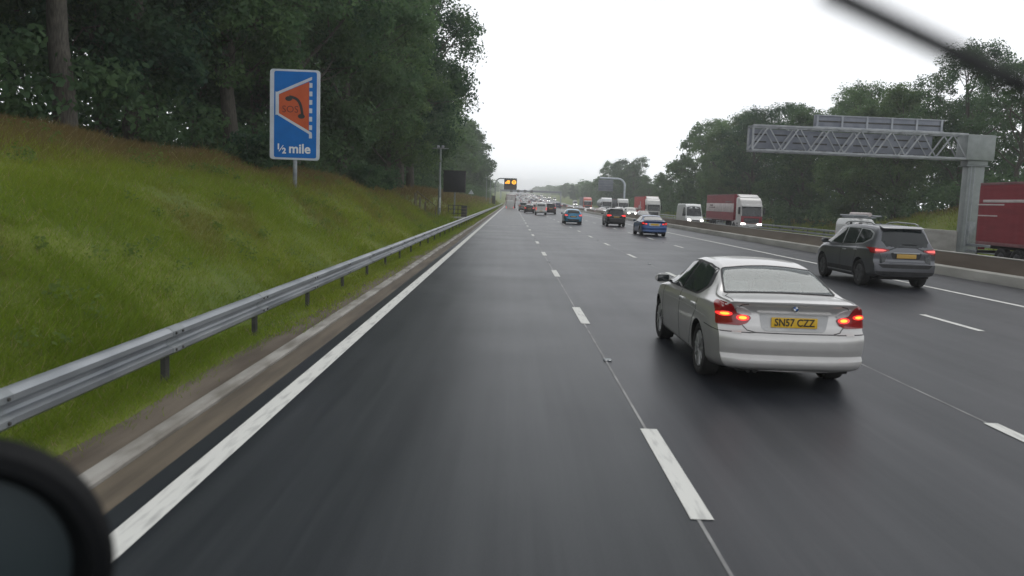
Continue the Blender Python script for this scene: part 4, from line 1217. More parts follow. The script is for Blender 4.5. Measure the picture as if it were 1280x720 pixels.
TA = tree_meshes(1, 17, 5.2, .22, M['leaf'], 12, 270, 130, .11, 1.0)
TB = tree_meshes(2, 15, 4.4, .16, M['leaf_dark'], 11, 250, 130, .11, 1.0)
TC = tree_meshes(3, 18, 5.6, .26, M['leaf'], 14, 290, 130, .11, 1.0, gap=.1)
TD = tree_meshes(4, 13, 4.6, .12, M['leaf_light'], 10, 250, 130, .11, .95)
TE = tree_meshes(5, 16, 5.4, .42, M['leaf_dark'], 12, 190, 70, .13, .85, gap=.1)     # airy, open limbs
FA = tree_meshes(6, 17, 6.0, .10, M['leaf'], 12, 240, 45, .26, 1.3)
FB = tree_meshes(7, 15, 6.4, .08, M['leaf_dark'], 12, 240, 45, .26, 1.3)

LG = 'broadleaf trees along the left bank'
left = [ # mesh, x, y, scale, label
 (TD, -17.5, 15, 1.25, 'lighter green broadleaf tree nearest the camera, at the left edge above the bank'),
 (TA, -15.5, 20, 1.0, 'bushy broadleaf tree, second from the near end of the left bank row'),
 (TE, -13.8, 26, 1.1, 'tall dark broadleaf tree above the brown grass, third in the left bank row'),
 (TB, -14.5, 32, 1.1, 'dark broadleaf tree fourth in the left bank row, left of the blue sign'),
 (TA, -12.8, 38, 1.05, 'broadleaf tree directly behind the blue emergency telephone sign'),
 (TC, -11.8, 45, 1.05, 'tall broadleaf tree just right of the blue emergency telephone sign'),
 (TB, -10.6, 52, 1.12, 'dark low-branched tree, seventh in the left bank row'),
 (TA, -11.4, 59, 1.08, 'broadleaf tree eighth in the left bank row, before the tall mast'),
 (TD, -9.6, 64, .9, 'lower lighter bush-like tree under the tall trees, left of the mast'),
 (TC, -9.9, 73, 1.22, 'tall broadleaf tree whose crown overhangs the left lane against the sky'),
 (TA, -10.3, 84, 1.2, 'broadleaf tree at the right end of the tall left row, behind the dark matrix sign'),
 (TB, -12.0, 96, 1.2, 'dark broadleaf tree behind the dark matrix sign, further along the bank'),
 (FA, -13.0, 112, 1.0, 'broadleaf tree on the left bank just beyond the dark matrix sign'),
 (FB, -14.0, 130, 1.0, 'dark broadleaf tree on the left bank, second beyond the matrix sign'),
 (FA, -14.5, 150, 1.0, 'broadleaf tree on the left bank, third beyond the matrix sign'),
 (FB, -14.0, 175, 1.05, 'dark broadleaf tree on the left bank, fourth beyond the matrix sign'),
 (FA, -14.2, 205, 1.1, 'tall broadleaf tree left of the lit lane signal, near one of the far pair'),
 (FB, -12.8, 232, 1.12, 'rounded broadleaf tree left of the lit lane signal, tallest against the pale sky'),
 (FA, -12.5, 262, 1.08, 'far broadleaf tree right behind the lit lane signal post'),
 (FB, -13.5, 300, 1.0, 'last dark tree on the left bank before the overhead gantry'),
]
for i, (me, x, y, s, lab) in enumerate(left):
    plant_tree('broadleaf_tree', me, x, y, s, i * 1.9, lab, LG)
back = [(TB, -21, 24), (TA, -22, 33), (TC, -20, 41), (TB, -19, 50), (TA, -18, 58), (TC, -18, 68), (TB, -17, 79), (TA, -27, 20), (TB, -27, 40), (TC, -26, 60), (FB, -22, 105), (FA, -24, 140)]
for i, (me, x, y) in enumerate(back):
    plant_tree('woodland_tree', me, x, y, 1.12, i * 2.3 + .7, 'tree standing deep in the shaded wood behind the front row on the left bank', 'trees deep in the left wood')

RG = 'broadleaf trees beyond the opposite carriageway'
right = [
 (TE, 46.5, 66, .80, 'airy tree with bare open limbs at the right edge, behind the gantry column'),
 (TE, 42.8, 71, .78, 'open-crowned dark tree rising above the gantry arm near its column'),
 (TC, 45.0, 84, .92, 'leafy tree behind the middle of the gantry sign, tallest there'),
 (TD, 42.0, 92, 1.1, 'broadleaf tree behind the left half of the gantry truss'),
 (TD, 40.5, 99, .95, 'lower green tree under the gantry truss, right of the maroon lorry'),
 (TC, 44.0, 108, 1.00, 'tall tree with feathery top left of the gantry arm tip'),
 (TD, 40.0, 116, 1.16, 'dark tree above the maroon and white lorry'),
 (TA, 42.0, 126, 1.02, 'broadleaf tree left behind the maroon and white lorry trailer'),
 (TC, 39.5, 138, 1.02, 'tall thin-foliaged tree with sky gaps, between lorry and white van'),
 (TD, 41.0, 150, 1.36, 'dark broadleaf tree above the tall white van'),
 (TA, 40.5, 164, 1.10, 'broadleaf tree sloping down left of the tall white van'),
 (FA, 41.5, 184, 1.06, 'broadleaf tree above the white cab with red trailer'),
 (FB, 41.0, 206, .82, 'lower tree left of the red trailer, in the dip of the skyline'),
 (FA, 42.0, 232, .52, 'small tree right of the far sign back, in the dip of the skyline'),
 (FB, 43.0, 262, .60, 'dark tree behind the far curved-arm sign post'),
 (FA, 43.0, 296, .96, 'right half of the rounded tree clump behind the far sign back'),
 (FB, 42.0, 322, 1.10, 'rounded tree, tallest of the clump behind the far sign back'),
 (FA, 41.0, 352, 1.0, 'left tree of the rounded clump behind the red lorry cab'),
 (FB, 42.0, 400, .85, 'hazy tree left of the red lorry cab on the right-hand skyline'),
 (FA, 41.0, 460, .58, 'hazy tree on the right-hand skyline near the overhead gantry leg'),
 (FB, 40.0, 540, .62, 'pale hazy tree beyond the overhead gantry, right of the queue'),
 (FA, 40.0, 640, .68, 'faint domed tree on the right horizon beyond the overhead gantry'),
]
for i, (me, x, y, s, lab) in enumerate(right):
    plant_tree('broadleaf_tree', me, x, y, s, i * 2.1 + 1.0, lab, RG)
for i, (me, x, y) in enumerate([(TB, 52, 96), (TA, 51, 110), (TC, 50, 124), (TB, 50, 140), (TA, 49, 158), (FB, 50, 190), (FB, 53, 372)]):
    plant_tree('woodland_tree', me, x, y, 1.0, i * 2.7, 'tree standing behind the front row, in the wood beyond the opposite carriageway', 'trees behind the right-hand front row')

# shrubs and undergrowth that read as one mass
def leafy_mass(name, pts, rad, per, size, m, label, cat='undergrowth', seed=5):
    me = leaf_mesh(name, pts, rad, per, size, m, seed=seed)
    o = bpy.data.objects.new(name, me); link(o); tag(o, label, cat, kind='stuff'); return o
g = np.random.default_rng(3)
pts, rad = [], []
for y in np.arange(12, 330, .95):
    for k in range(3):
        x = np.interp(y, [12, 30, 45, 70, 90, 160, 200, 330], [-14.5, -12.2, -9.8, -9.6, -11.5, -11.5, -8.6, -8.0]) - abs(g.normal(0, 2.2)) - .3
        zt = float(terrain(x, y)); pts.append((x, y + g.normal(0, .5), zt + .2 + g.random() * 2.2)); rad.append(.55 + .7 * g.random())
leafy_mass('undergrowth', pts, rad, 85, .13, M['leaf_dark'], 'dark undergrowth at the foot of the left bank trees')
pts, rad = [], []
for y in np.arange(66, 420, 1.3):
    for k in range(3):
        x = 39.0 + abs(g.normal(0, 2.5)) - (1.0 if y > 100 else -1.5)
        zt = float(terrain(x, y)); pts.append((x, y + g.normal(0, .6), zt + .3 + g.random() * 2.6)); rad.append(.7 + .8 * g.random())
leafy_mass('undergrowth', pts, rad, 60, .17, M['leaf_dark'], 'dark undergrowth at the foot of the trees beyond the opposite carriageway', seed=6)
pts, rad = [], []
for k in range(420):
    y = 480 + 1500 * g.random(); sd = g.random() < .62
    x = (45 + 70 * g.random() ** 1.5) if sd else -(16 + 80 * g.random() ** 1.5)
    h = 5 + 9 * g.random()
    for q in range(2): pts.append((x + g.normal(0, 2), y, float(zroad(y)) + h * (.35 + .5 * q))); rad.append(3.2 + 2.5 * g.random())
leafy_mass('far_woodland', pts, rad, 120, .75, M['leaf'], 'hazy woodland on both sides of the road at the horizon', 'woodland', seed=8)
# depth of the left wood, closing most of the gaps between trunks
pts, rad = [], []
for k in range(900):
    y = 6 + 150 * g.random(); x = -24 - 22 * g.random()
    pts.append((x, y, float(terrain(x, y)) + 1 + 13 * g.random() ** 1.1)); rad.append(1.3 + 1.2 * g.random())
leafy_mass('deep_woodland', pts, rad, 55, .30, M['leaf_dark'], 'depth of the dark wood seen between the trunks of the left bank', 'woodland', seed=9)

pts, rad = [], []
for k in range(1100):
    y = 66 + 400 * g.random() ** 1.4; x = 50 + 24 * g.random()
    pts.append((x, y, float(terrain(x, y)) + .6 + 8.5 * g.random() ** 1.2 * (1 if not 200 < y < 275 else .55))); rad.append(1.4 + 1.2 * g.random())
leafy_mass('deep_woodland', pts, rad, 55, .30, M['leaf'], 'depth of the wood beyond the opposite carriageway, seen between the trunks', 'woodland', seed=10)
shr = [(-9.9, 33.0, 1.0, 'dark bush on the bank just left of the blue sign post'), (-8.6, 47.5, .9, 'dark bush at the tree foot right of the blue sign'), (-8.4, 54, .85, 'rounded dark bush on the bank halfway between sign and mast')]
bush_leaf = leaf_mesh('foliage', [(random.gauss(0, .55), random.gauss(0, .55), .25 + random.random() * 1.3) for _ in range(42)], [.32 + .25 * random.random() for _ in range(42)], 75, .075, M['leaf_dark'], seed=12)
mb = MB()
for k in range(9): limb(mb, (0, 0, -.2), (random.gauss(0, .45), random.gauss(0, .45), .9 + random.random() * .5), .025, .008, 5, .1, 3)
tmp = mb.build('stems', M['bark']); bush_stem = tmp.data; bpy.data.objects.remove(tmp)
for i, (x, y, s, lab) in enumerate(shr):
    r = empty('bush', (x, y, float(terrain(x, y)) - .05), i * 1.3); r.scale = (s, s, s)
    link(bpy.data.objects.new('stems', bush_stem), r); link(bpy.data.objects.new('foliage', bush_leaf), r)
    tag(r, lab, 'bush', 'bushes on the left bank')

# ------------------------------------------------------------------ grass
def grass_field(name, zones, label, seed):
    g = np.random.default_rng(seed); V = []; T = []
    for (x0, x1, y0, y1, dens, h, w, blades) in zones:
        nt = int((x1 - x0) * (y1 - y0) * dens)
        cx = x0 + (x1 - x0) * g.random(nt); cy = y0 + (y1 - y0) * g.random(nt)
        dry = np.sin(cx * .55 + cy * .13) * .5 + np.sin(cy * .37 - cx * .2) * .35 + g.normal(0, .35, nt)
        edge = np.interp(cy, [0, 18, 30, 45, 62, 90, 160], [-11.4, -9.9, -8.5, -7.8, -7.3, -6.8, -6.4])   # tall dead grass starts uphill of here
        dead = np.maximum(sstep(1.6, -1.0, cx - edge + g.normal(0, .9, nt)), .55 * sstep(.45, .9, np.sin(cx * 1.1 + cy * .31) * np.sin(cy * .33 - cx * .5 + 2) + .3 * np.sin(cx * 2.7 + cy * 1.9) + g.normal(0, .15, nt)) * (cx < -5)) if x1 < 0 else sstep(39, 42, cx + g.normal(0, .8, nt)) * .9
        hh = h * (.45 + .6 * g.random(nt)) * (1 + .35 * dead) * (1 + .45 * np.sin(cx * 1.3 + 1) * np.sin(cy * .8) + .35 * np.sin(cx * 3.1 + cy * 2.3) * np.sin(cy * 3.7 - cx))
        bx = np.repeat(cx, blades); by = np.repeat(cy, blades); n = len(bx)
        sp = .13 + w * 3
        bx = bx + g.normal(0, sp, n); by = by + g.normal(0, sp, n)
        bz = terrain(bx, by) - .02
        hb = np.repeat(hh, blades) * (.5 + .6 * g.random(n))
        a = g.random(n) * 2 * math.pi; lean = hb * (.3 + .75 * g.random(n)); la = g.random(n) * 2 * math.pi
        dx, dy = np.cos(a) * w, np.sin(a) * w
        lx, ly = np.cos(la) * lean, np.sin(la) * lean
        p0 = np.stack([bx - dx, by - dy, bz], -1); p1 = np.stack([bx + dx, by + dy, bz], -1)
        p2 = np.stack([bx + dx * .35 + lx, by + dy * .35 + ly, bz + hb * .8], -1); p3 = np.stack([bx - dx * .35 + lx, by - dy * .35 + ly, bz + hb * .8], -1)
        V.append(np.stack([p0, p1, p2, p3], 1).reshape(-1, 3))
        dr = np.repeat(np.clip(.5 + .42 * dry, 0, 1), blades)[:, None]; dd = np.repeat(dead, blades)[:, None]
        c = np.array([.170, .258, .024]) * (1 - dr) + np.array([.280, .325, .040]) * dr
        c = c * (1 - dd) + np.array([.20, .148, .060]) * dd
        c = c * (.84 + .32 * g.random((n, 1)))
        straw = (g.random(n) < .05)[:, None]
        c = np.where(straw, np.array([.36, .31, .15]) * (.8 + .4 * g.random((n, 1))), c)
        T.append(np.repeat(c, 4, 0))
    V = np.concatenate(V); T = np.concatenate(T)
    me = mesh_from_arrays(name, V, 4, np.arange(len(V)), [M['grass']])
    ca = me.color_attributes.new('tint', 'FLOAT_COLOR', 'POINT')
    ca.data.foreach_set('color', np.concatenate([T, np.ones((len(T), 1))], 1).astype(np.float32).ravel())
    o = bpy.data.objects.new(name, me); link(o); tag(o, label, 'grass', kind='stuff'); return o
grass_field('bank_grass', [(-7, -4.0, 3, 11, 560, .15, .0035, 6), (-9, -4.0, 3, 24, 270, .18, .005, 6), (-18, -9, 5, 26, 140, .26, .007, 5), (-13, -4.0, 24, 60, 75, .27, .011, 5), (-14, -4.0, 60, 140, 11, .45, .03, 4), (-13, -4.0, 140, 320, 3, .5, .06, 4)],
            'rough green and yellow grass covering the left bank, browner towards the trees', 21)
pts, rad = [], []
gw = np.random.default_rng(31)
for k in range(110):
    y = 6 + 60 * gw.random() ** 1.3; x = -4.4 - 7.5 * gw.random()
    for q in range(int(gw.integers(2, 6))):
        xx, yy = x + gw.normal(0, .3), y + gw.normal(0, .4)
        pts.append((xx, yy, float(terrain(xx, yy)) + .12 + .12 * gw.random())); rad.append(.12 + .13 * gw.random())
leafy_mass('weeds', pts, rad, 30, .030, M['weed'], 'low broad-leaved weeds scattered through the grass of the left bank', 'weeds', seed=33)
grass_field('seed_stalks', [(-10.5, -4.6, 5, 30, 1.6, .55, .003, 6), (-12, -5, 30, 62, .9, .6, .006, 6)], 'tall thin seeding grass stalks standing above the left bank turf', 34)
grass_field('verge_grass', [(-4.1, -3.58, 2, 12, 520, .10, .0035, 6), (-4.1, -3.25, 12, 60, 110, .12, .008, 5), (-4.1, -3.1, 60, 200, 14, .16, .025, 4)], 'short green grass under the left crash barrier', 22)
grass_field('far_bank_grass', [(33, 45, 40, 130, 9, .45, .035, 4), (33.5, 42, 130, 330, 3, .5, .06, 4)], 'yellow green grass between the far barrier and the trees', 23)
# ------------------------------------------------------------------ signs and roadside equipment
def upright(loc=(0, 0, 0)): return Matrix.Translation(Vector(loc)) @ Euler((R(90), 0, 0)).to_matrix().to_4x4()

def rrect(w, h, r, k=5): return round_poly([(-w/2, -h/2), (w/2, -h/2), (w/2, h/2), (-w/2, h/2)], r, k)

# emergency telephone sign: 1.78 wide, 3.2 tall, board facing the traffic (-y)
sg = empty('telephone_sign', (-7.82, 30.0, float(terrain(-7.82, 30.0))), R(1.5))
tag(sg, 'tall blue road sign with orange telephone panel, lettered half mile, on one post', 'road sign')
BW, BH, BC = 1.76, 3.16, 2.58
MB().box((0, .09, .75), (.14, .10, 2.3), 0, .02).build('post', M['galv'], sg)
mb = MB(); mb.prism([(x, z + BC) for x, z in rrect(BW, BH, .13)], 0.0, .05, 0, plane='xz'); mb.build('sign_rim', M['sign_white'], sg)
bd = MB().prism([(x + .02, z + BC) for x, z in rrect(BW - .26, BH - .14, .08)], -.006, .003, 0, plane='xz').build('sign_board', M['sign_blue'], sg)
def flat(name, poly, m, dep): return MB().prism([(x, z + BC) for x, z in poly], -dep, -dep + .004, 0, plane='xz').build(name, m, bd)
flat('orange_panel', [(-.56, .70), (.50, 1.17), (.50, -.55), (-.56, .03)], M['sign_orange'], .0095)
flat('white_edge', [(-.68, .80), (-.56, .74), (-.56, .02), (-.68, -.03)], M['sign_white'], .0125)
flat('white_edge', [(-.68, .755), (.60, 1.345), (.60, 1.24), (-.66, .66)], M['sign_white'], .0155)
flat('white_edge', [(-.68, .02), (-.66, .09), (.60, -.60), (.60, -.71)], M['sign_white'], .0155)
for k in range(7):
    z = 1.13 - k * .295
    flat('white_dash', [(.51, z), (.615, z), (.615, z - .165), (.51, z - .165)], M['sign_white'], .0125)
# handset
mb = MB()
arc = []
for t in np.linspace(0, 1, 11):
    arc.append((-.20 + .47 * t + .10 * math.sin(math.pi * t), .63 - .62 * t + .16 * math.sin(math.pi * t)))
up_, lo_ = [], []
for i, (x, z) in enumerate(arc):
    a, b = arc[max(i - 1, 0)], arc[min(i + 1, 10)]; d = Vector((b[0] - a[0], b[1] - a[1])).normalized(); hw = .048
    up_.append((x + d.y * hw, z - d.x * hw)); lo_.append((x - d.y * hw, z + d.x * hw))
mb.prism([(x, z + BC) for x, z in up_ + lo_[::-1]], -.0165, -.010, 0, plane='xz')
for cx, cz, a0 in ((-.215, .56, .5), (.235, -.045, .5)):
    mb.prism([(cx + .125 * math.cos(t) * 1.0, cz + BC + .085 * math.sin(t)) for t in np.linspace(0, 2 * math.pi, 17)[:-1]], -.0168, -.010, 0, plane='xz')
mb.build('telephone_handset', M['ink'], bd)
MB().text('SOS', .34, upright((-.16, -.0125, BC + .18)), 0, .004).build('lettering', M['ink_red'] if 'ink_red' in M else M['ink'], bd)
mb = MB(); mb.text('1', .27, upright((-.57, -.0125, BC - 1.14)), 0, .004, bold=.012); mb.text('2', .27, upright((-.37, -.0125, BC - 1.28)), 0, .004, bold=.012)
mb.bar((-.55, -.011, BC - 1.30), (-.40, -.011, BC - 1.08), .003, .028)
mb.build('lettering', M['white_ink'], bd)
MB().text('mile', .46, upright((.18, -.0125, BC - 1.20)), 0, .004, bold=.012).build('lettering', M['white_ink'], bd)

# mast with crossarm
tz = float(terrain(-5.65, 65))
ms = empty('camera_mast', (-5.65, 65, tz))
tag(ms, 'tall thin grey mast with a small crossarm on top, left of the dark matrix sign', 'mast')
MB().lathe([(0, .13), (2.3, .125), (2.34, .085), (5.35, .075)], 'z', (0, 0, 0), 16, 0).build('pole', M['grey_paint'], ms)
MB().box((0, 0, -.12), (.55, .55, .34), 0, .02).build('base', M['concrete'], ms)
MB().box((0, -.02, 5.28), (1.25, .06, .06), 0, .01).build('crossarm', M['grey_paint'], ms)
for dx in (-.18, .18): MB().box((dx, -.05, 5.42), (.20, .26, .18), 0, .04).build('camera_head', M['sign_frame'], ms)
MB().box((.05, -.15, 1.1), (.12, .06, .8), 0, .01).build('junction_box', M['white_lens'], ms)

# dark matrix sign
vz = float(terrain(-5.0, 72))
vm = empty('matrix_sign', (-4.95, 72, vz))
tag(vm, 'unlit black matrix message sign on a post on the left verge, beside the mast', 'road sign')
MB().box((.0, .16, 1.25), (.13, .13, 2.7), 0, .01).build('post', M['grey_paint'], vm)
b_ = MB().box((-.03, 0, 3.05), (1.92, .26, 1.86), 0, .03).build('sign_case', M['post_dark'], vm)
MB().box((-.03, -.133, 3.05), (1.80, .012, 1.74), 0, .004).build('matrix_panel', M['matrix_black'], b_)
for zz in (2.14, 3.96): MB().box((-.03, -.16, zz), (1.95, .09, .05), 0, .01).build('hood', M['post_dark'], b_)
# cabinet plinth and railing
gr = empty('guard_railing', (-4.72, 71, vz))
tag(gr, 'low dark tubular guard railing in front of the roadside cabinet, below the matrix sign', 'railing')
mb = MB()
for x in (-.62, -.2, .2, .62): mb.tube([(x, -.6, -.25), (x, -.6, 1.02)], .03, 8)
mb.build('uprights', M['post_dark'], gr)
for z in (.35, .7, 1.02): MB().tube([(-.66, -.6, z), (.66, -.6, z)], .026, 8).build('rail', M['post_dark'], gr)
cb = empty('roadside_cabinet', (-4.0, 70.2, vz - .05)); tag(cb, 'dark slatted cabinet beside the guard railing on the left verge', 'cabinet')
MB().box((0, 0, .55), (.46, .46, .95), 0, .02).build('case', M['post_dark'], cb)
for k in range(3): MB().box((0, -.235, .30 + .26 * k), (.48, .02, .06), 0, .004).build('slat', M['wood'], cb)
MB().box((0, 0, 1.05), (.52, .52, .05), 0, .01).build('lid', M['post_dark'], cb)
pl_ = MB().box((0, 0, 0), (2.1, 1.1, .12), 0, .02).build('concrete_plinth', M['concrete'], None, loc=(-4.75, 69.6, vz + .02)); tag(pl_, 'pale concrete slab under the railing and cabinet on the left verge', 'slab')
for i, (x, y, h, lab) in enumerate([(-6.75, 58.2, 1.25, 'left short wooden post of the three on the bank left of the mast'), (-6.45, 58.6, 1.15, 'middle short wooden post of the three on the bank left of the mast'), (-6.12, 59.0, 1.05, 'right short wooden post of the three on the bank left of the mast')]):
    o = MB().prism([(-.06, -.3), (.06, -.3), (.06, h - .06), (0, h), (-.06, h - .06)], -.06, .06, 0, .012).build('wooden_post', M['wood'], None, loc=(x, y, float(terrain(x, y))))
    tag(o, lab, 'post', 'wooden posts on the left bank')
hr = empty('handrail', (-6.4, 62, float(terrain(-6.4, 62)))); tag(hr, 'sloping thin handrail running down the bank behind the wooden posts', 'handrail')
MB().tube([(-.9, 2, 2.0), (.9, -1.6, .95)], .03, 8).build('rail', M['wood'], hr)
for t in (0, .5, 1): MB().tube([(-.9 + 1.8 * t, 2 - 3.6 * t, .0), (-.9 + 1.8 * t, 2 - 3.6 * t, 2.0 - 1.05 * t)], .028, 8).build('upright', M['wood'], hr)

# lit lane signal on a curved cantilever arm over lane one
ly = 225.; lz = float(zroad(ly))
ls = empty('lane_signal', (-4.6, ly, lz)); tag(ls, 'amber-lit matrix signal hung from a curved grey cantilever arm over the left lane', 'road sign')
pts = [(0, 0, -.2), (0, 0, 6.3)] + [(1.5 - 1.5 * math.cos(t), 0, 6.3 + 1.5 * math.sin(t)) for t in np.linspace(.2, math.pi/2, 6)] + [(5.75, 0, 7.8)]
MB().tube(pts, .16, 12).build('arm', M['grey_paint'], ls)
b_ = MB().box((4.05, -.25, 6.28), (3.45, .4, 2.85), 0, .06).build('sign_case', M['matrix_black'], ls)
mb = MB()
# picture of a lorry, then a ring with a bar
mb.prism([(2.62, 6.45), (3.86, 6.45), (3.86, 7.3), (3.35, 7.3), (3.15, 7.2), (2.62, 6.72)], -.462, -.452, 0, plane='xz')
mb.build('lit_lorry_pictogram', M['amber_pixels'], b_)
mb = MB()
ring = [(4.98 + .58 * math.cos(t), 6.86 + .55 * math.sin(t)) for t in np.linspace(0, 2 * math.pi, 25)[:-1]]
inn = [(4.98 + .33 * math.cos(t), 6.86 + .30 * math.sin(t)) for t in np.linspace(0, 2 * math.pi, 25)[:-1]]
for k in range(24):
    j = (k + 1) % 24; mb.prism([ring[k], ring[j], inn[j], inn[k]], -.462, -.452, 0, plane='xz')
mb.box((4.98, -.457, 6.86), (.74, .01, .16), 0)
mb.build('lit_ring_pictogram', M['amber_pixels'], b_)
for k in range(4): MB().box((2.9 + .27 * k, -.466, 6.80), (.10, .01, .46), 0).build('dark_gap', M['matrix_black'], b_)
MB().box((4.05, -.455, 5.45), (3.1, .01, .95), 0).build('lower_panel', M['brown_panel'] if 'brown_panel' in M else M['post_dark'], b_)
MB().box((-.35, 0, 2.0), (.9, .5, 2.2), 0, .03).build('cabinet', M['post_dark'], ls)
for dx, h, nm in ((-1.0, 8.8, 'nearer the lane signal arm'), (-2.0, 7.6, 'further left of the lane signal arm')):
    p = empty('utility_pole', (-4.6 + dx, ly - 12, lz)); tag(p, 'slim grey pole on the left verge, ' + nm, 'pole', 'slim poles by the lane signal')
    MB().lathe([(-.2, .11), (h, .07)], 'z', (0, 0, 0), 10).build('pole', M['grey_paint'], p)
    MB().box((0, 0, h), (.34, .2, .16), 0, .04).build('head', M['sign_frame'], p)
wt = empty('warning_sign', (-8.1, 165, float(terrain(-8.1, 165)))); tag(wt, 'tiny white triangular sign back on the far left bank below the trees', 'road sign')
MB().tube([(0, 0, -.2), (0, 0, 1.6)], .04, 8).build('post', M['grey_paint'], wt)
MB().prism(round_poly([(-.55, 1.1), (.55, 1.1), (0, 2.0)], .06), -.03, 0, 0, plane='xz').build('sign_board', M['sign_white'], wt)

# overhead gantry across both carriageways
gy = 455.; gz = float(zroad(gy))
og = empty('overhead_gantry', (0, gy, gz)); tag(og, 'distant dark gantry spanning the whole motorway above the queue of traffic', 'gantry')
for x in (-6.2, 26.5): MB().box((x, 0, 2.9), (.7, .7, 7.2), 0, .03).build('leg', M['sign_frame'], og)
MB().box((10.1, 0, 5.95), (33.4, 1.1, 1.0), 0, .04).build('beam', M['sign_back'], og)
for x in (-.5, 3.2, 6.9, 10.5): MB().box((x, -.65, 5.9), (1.5, .18, 1.5), 0, .04).build('signal_case', M['post_dark'], og)

# cantilever sign seen from behind, far right
ry = 228.; rz0 = float(zopp(31, ry))
cs = empty('cantilever_sign', (30.6, ry, rz0)); tag(cs, 'back of a square grey sign hung from a pale curved-arm post beyond the median barrier', 'road sign')
pts = [(0, 0, -.3), (0, 0, 7.6)] + [(-2.0 + 2.0 * math.cos(t), 0, 7.6 + 1.9 * math.sin(t)) for t in np.linspace(.15, math.pi/2, 7)] + [(-6.9, 0, 9.55)]
MB().tube(pts, .26, 12).build('arm', M['sign_white'], cs)
b_ = MB().box((-5.2, .2, 7.55), (4.0, .22, 3.1), 0, .03).build('sign_back', M['sign_back'], cs)
for k in range(5): MB().box((-5.2, .07, 6.2 + k * .68), (4.0, .05, .07), 0).build('panel_rib', M['sign_frame'], b_)

# big cantilever gantry
gx, gyy = 33.0, 60.0; gzz = float(zopp(32.2, gyy))
cg = empty('cantilever_gantry', (0, gyy, 0)); tag(cg, 'large grey cantilever gantry with a lattice truss arm and sign panels seen from behind', 'gantry')
mb = MB(); mb.box((gx - .1, 0, 2.55), (1.2, .8, 6.9), 0, .06); mb.box((gx - .1, 0, 6.12), (1.45, 1.0, .34), 0, .04)
mb.build('column', M['grey_paint'], cg)
MB().box((gx, 0, gzz - .1), (2.2, 2.0, .7), 0, .05).build('plinth', M['concrete'], cg)
MB().box((gx - .1, -.41, 1.2), (.62, .03, 1.5), 0, .01).build('access_door', M['galv_dull'], cg)
for z_ in (5.9, 6.34): MB().box((gx - .1, 0, z_), (1.6, 1.14, .06), 0, .01).build('flange', M['galv_dull'], cg)
for q in (-.3, .3): MB().tube([(gx - .42 + q * .4, -.54, .2), (gx - .42 + q * .4, -.54, 5.9)], .025, 6).build('conduit', M['sign_frame'], cg)
MB().box((gx - .1, 0, 7.17), (2.0, 1.5, 1.78), 0, .06).build('head_box', M['grey_paint'], cg)
x0, x1, zb_, zt_, dy = 16.75, 31.95, 6.36, 8.06, .62
for y in (-dy, dy):
    for z in (zb_, zt_): MB().box(((x0 + x1) / 2, y, z), (x1 - x0, .16, .16), 0, .02).build('chord', M['galv_light'], cg)
nb = 7; st = (x1 - x0) / nb
for y in (-dy, dy):
    for k in range(nb):
        xa, xb = x0 + k * st, x0 + (k + 1) * st
        m_ = (xa + xb) / 2
        MB().bar((xa + .05, y, zb_ + .08), (m_ + .0, y, zt_ - .08), .09, .09, 0).build('brace', M['galv_light'], cg)
        MB().bar((m_ + .06, y, zt_ - .08), (xb - .02, y, zb_ + .08), .07, .07, 0).build('brace', M['galv_light'], cg)
for z in (zb_, zt_):
    for k in range(nb + 1): MB().box((x0 + k * st, 0, z), (.07, 2 * dy - .16, .07), 0).build('cross_tie', M['galv_light'], cg)
for y in (-dy, dy): MB().box((x0 + .04, y, (zb_ + zt_) / 2), (.12, .12, zt_ - zb_ - .16), 0).build('end_post', M['galv_light'], cg)
# main message sign behind the truss, and the raised panel above it
sb = MB().box((23.6, dy + .55, 7.16), (13.3, .40, 1.62), 0, .03).build('sign_back', M['sign_back'], cg)
mb = MB()
for r_ in range(3):
    for k in range(9): MB().box((17.7 + k * 1.47, dy + .34, 6.55 + r_ * .52), (1.02, .04, .10), 0).build('vent_slot', M['post_dark'], sb)
tp_ = MB().box((26.3, dy + .55, 8.72), (9.3, .34, .92), 0, .03).build('raised_panel', M['sign_back'], cg)
for z in (8.32, 9.14): MB().box((26.3, dy + .34, z), (9.35, .07, .07), 0).build('panel_rib', M['sign_frame'], tp_)
for k in range(6): MB().box((21.8 + k * 1.8, dy + .33, 8.72), (.14, .09, .92), 0).build('panel_stay', M['sign_frame'], tp_)
MB().box((26.3, dy + .36, 8.72), (9.0, .03, .10), 0).build('vent_slot', M['post_dark'], tp_)
cg.rotation_euler = (0, R(.4), 0)
pw = MB().box((0, 0, 0), (.35, 5.2, 2.0), 0, .03).build('parapet_wall', M['concrete'], None, loc=(31.9 + .35, 62.8, gzz + .7))
tag(pw, 'pale concrete parapet wall beside the foot of the big gantry column', 'wall')

# ------------------------------------------------------------------ traffic
def paint(root, c):
    for o in bpy.data.objects:
        p = o
        while p is not None and p != root: p = p.parent
        if p == root and o.type == 'MESH' and any(m and m.name in ('metallic_paint', 'solid_paint') for m in o.data.materials): o.color = (*c, 1)
def put(root, x, y, rz, label, cat, group, z=None):
    root.location = (x, y, float(zroad(y)) if z is None else z); root.rotation_euler = (0, 0, R(rz))
    if z is None and y > 235: root.rotation_euler[0] = (1 if rz == 0 else -1) * math.atan2(float(zroad(y + 5) - zroad(y - 5)), 10)
    return tag(root, label, cat, group)
def set_mat(root, part, m):
    for o in bpy.data.objects:
        p = o
        while p is not None and p != root: p = p.parent
        if p == root and o.name.split('.')[0] == part:
            o.data = o.data.copy()
            for i in range(len(o.data.materials)): o.data.materials[i] = m
GA, GO = 'traffic ahead on this carriageway', 'oncoming traffic beyond the median barrier'

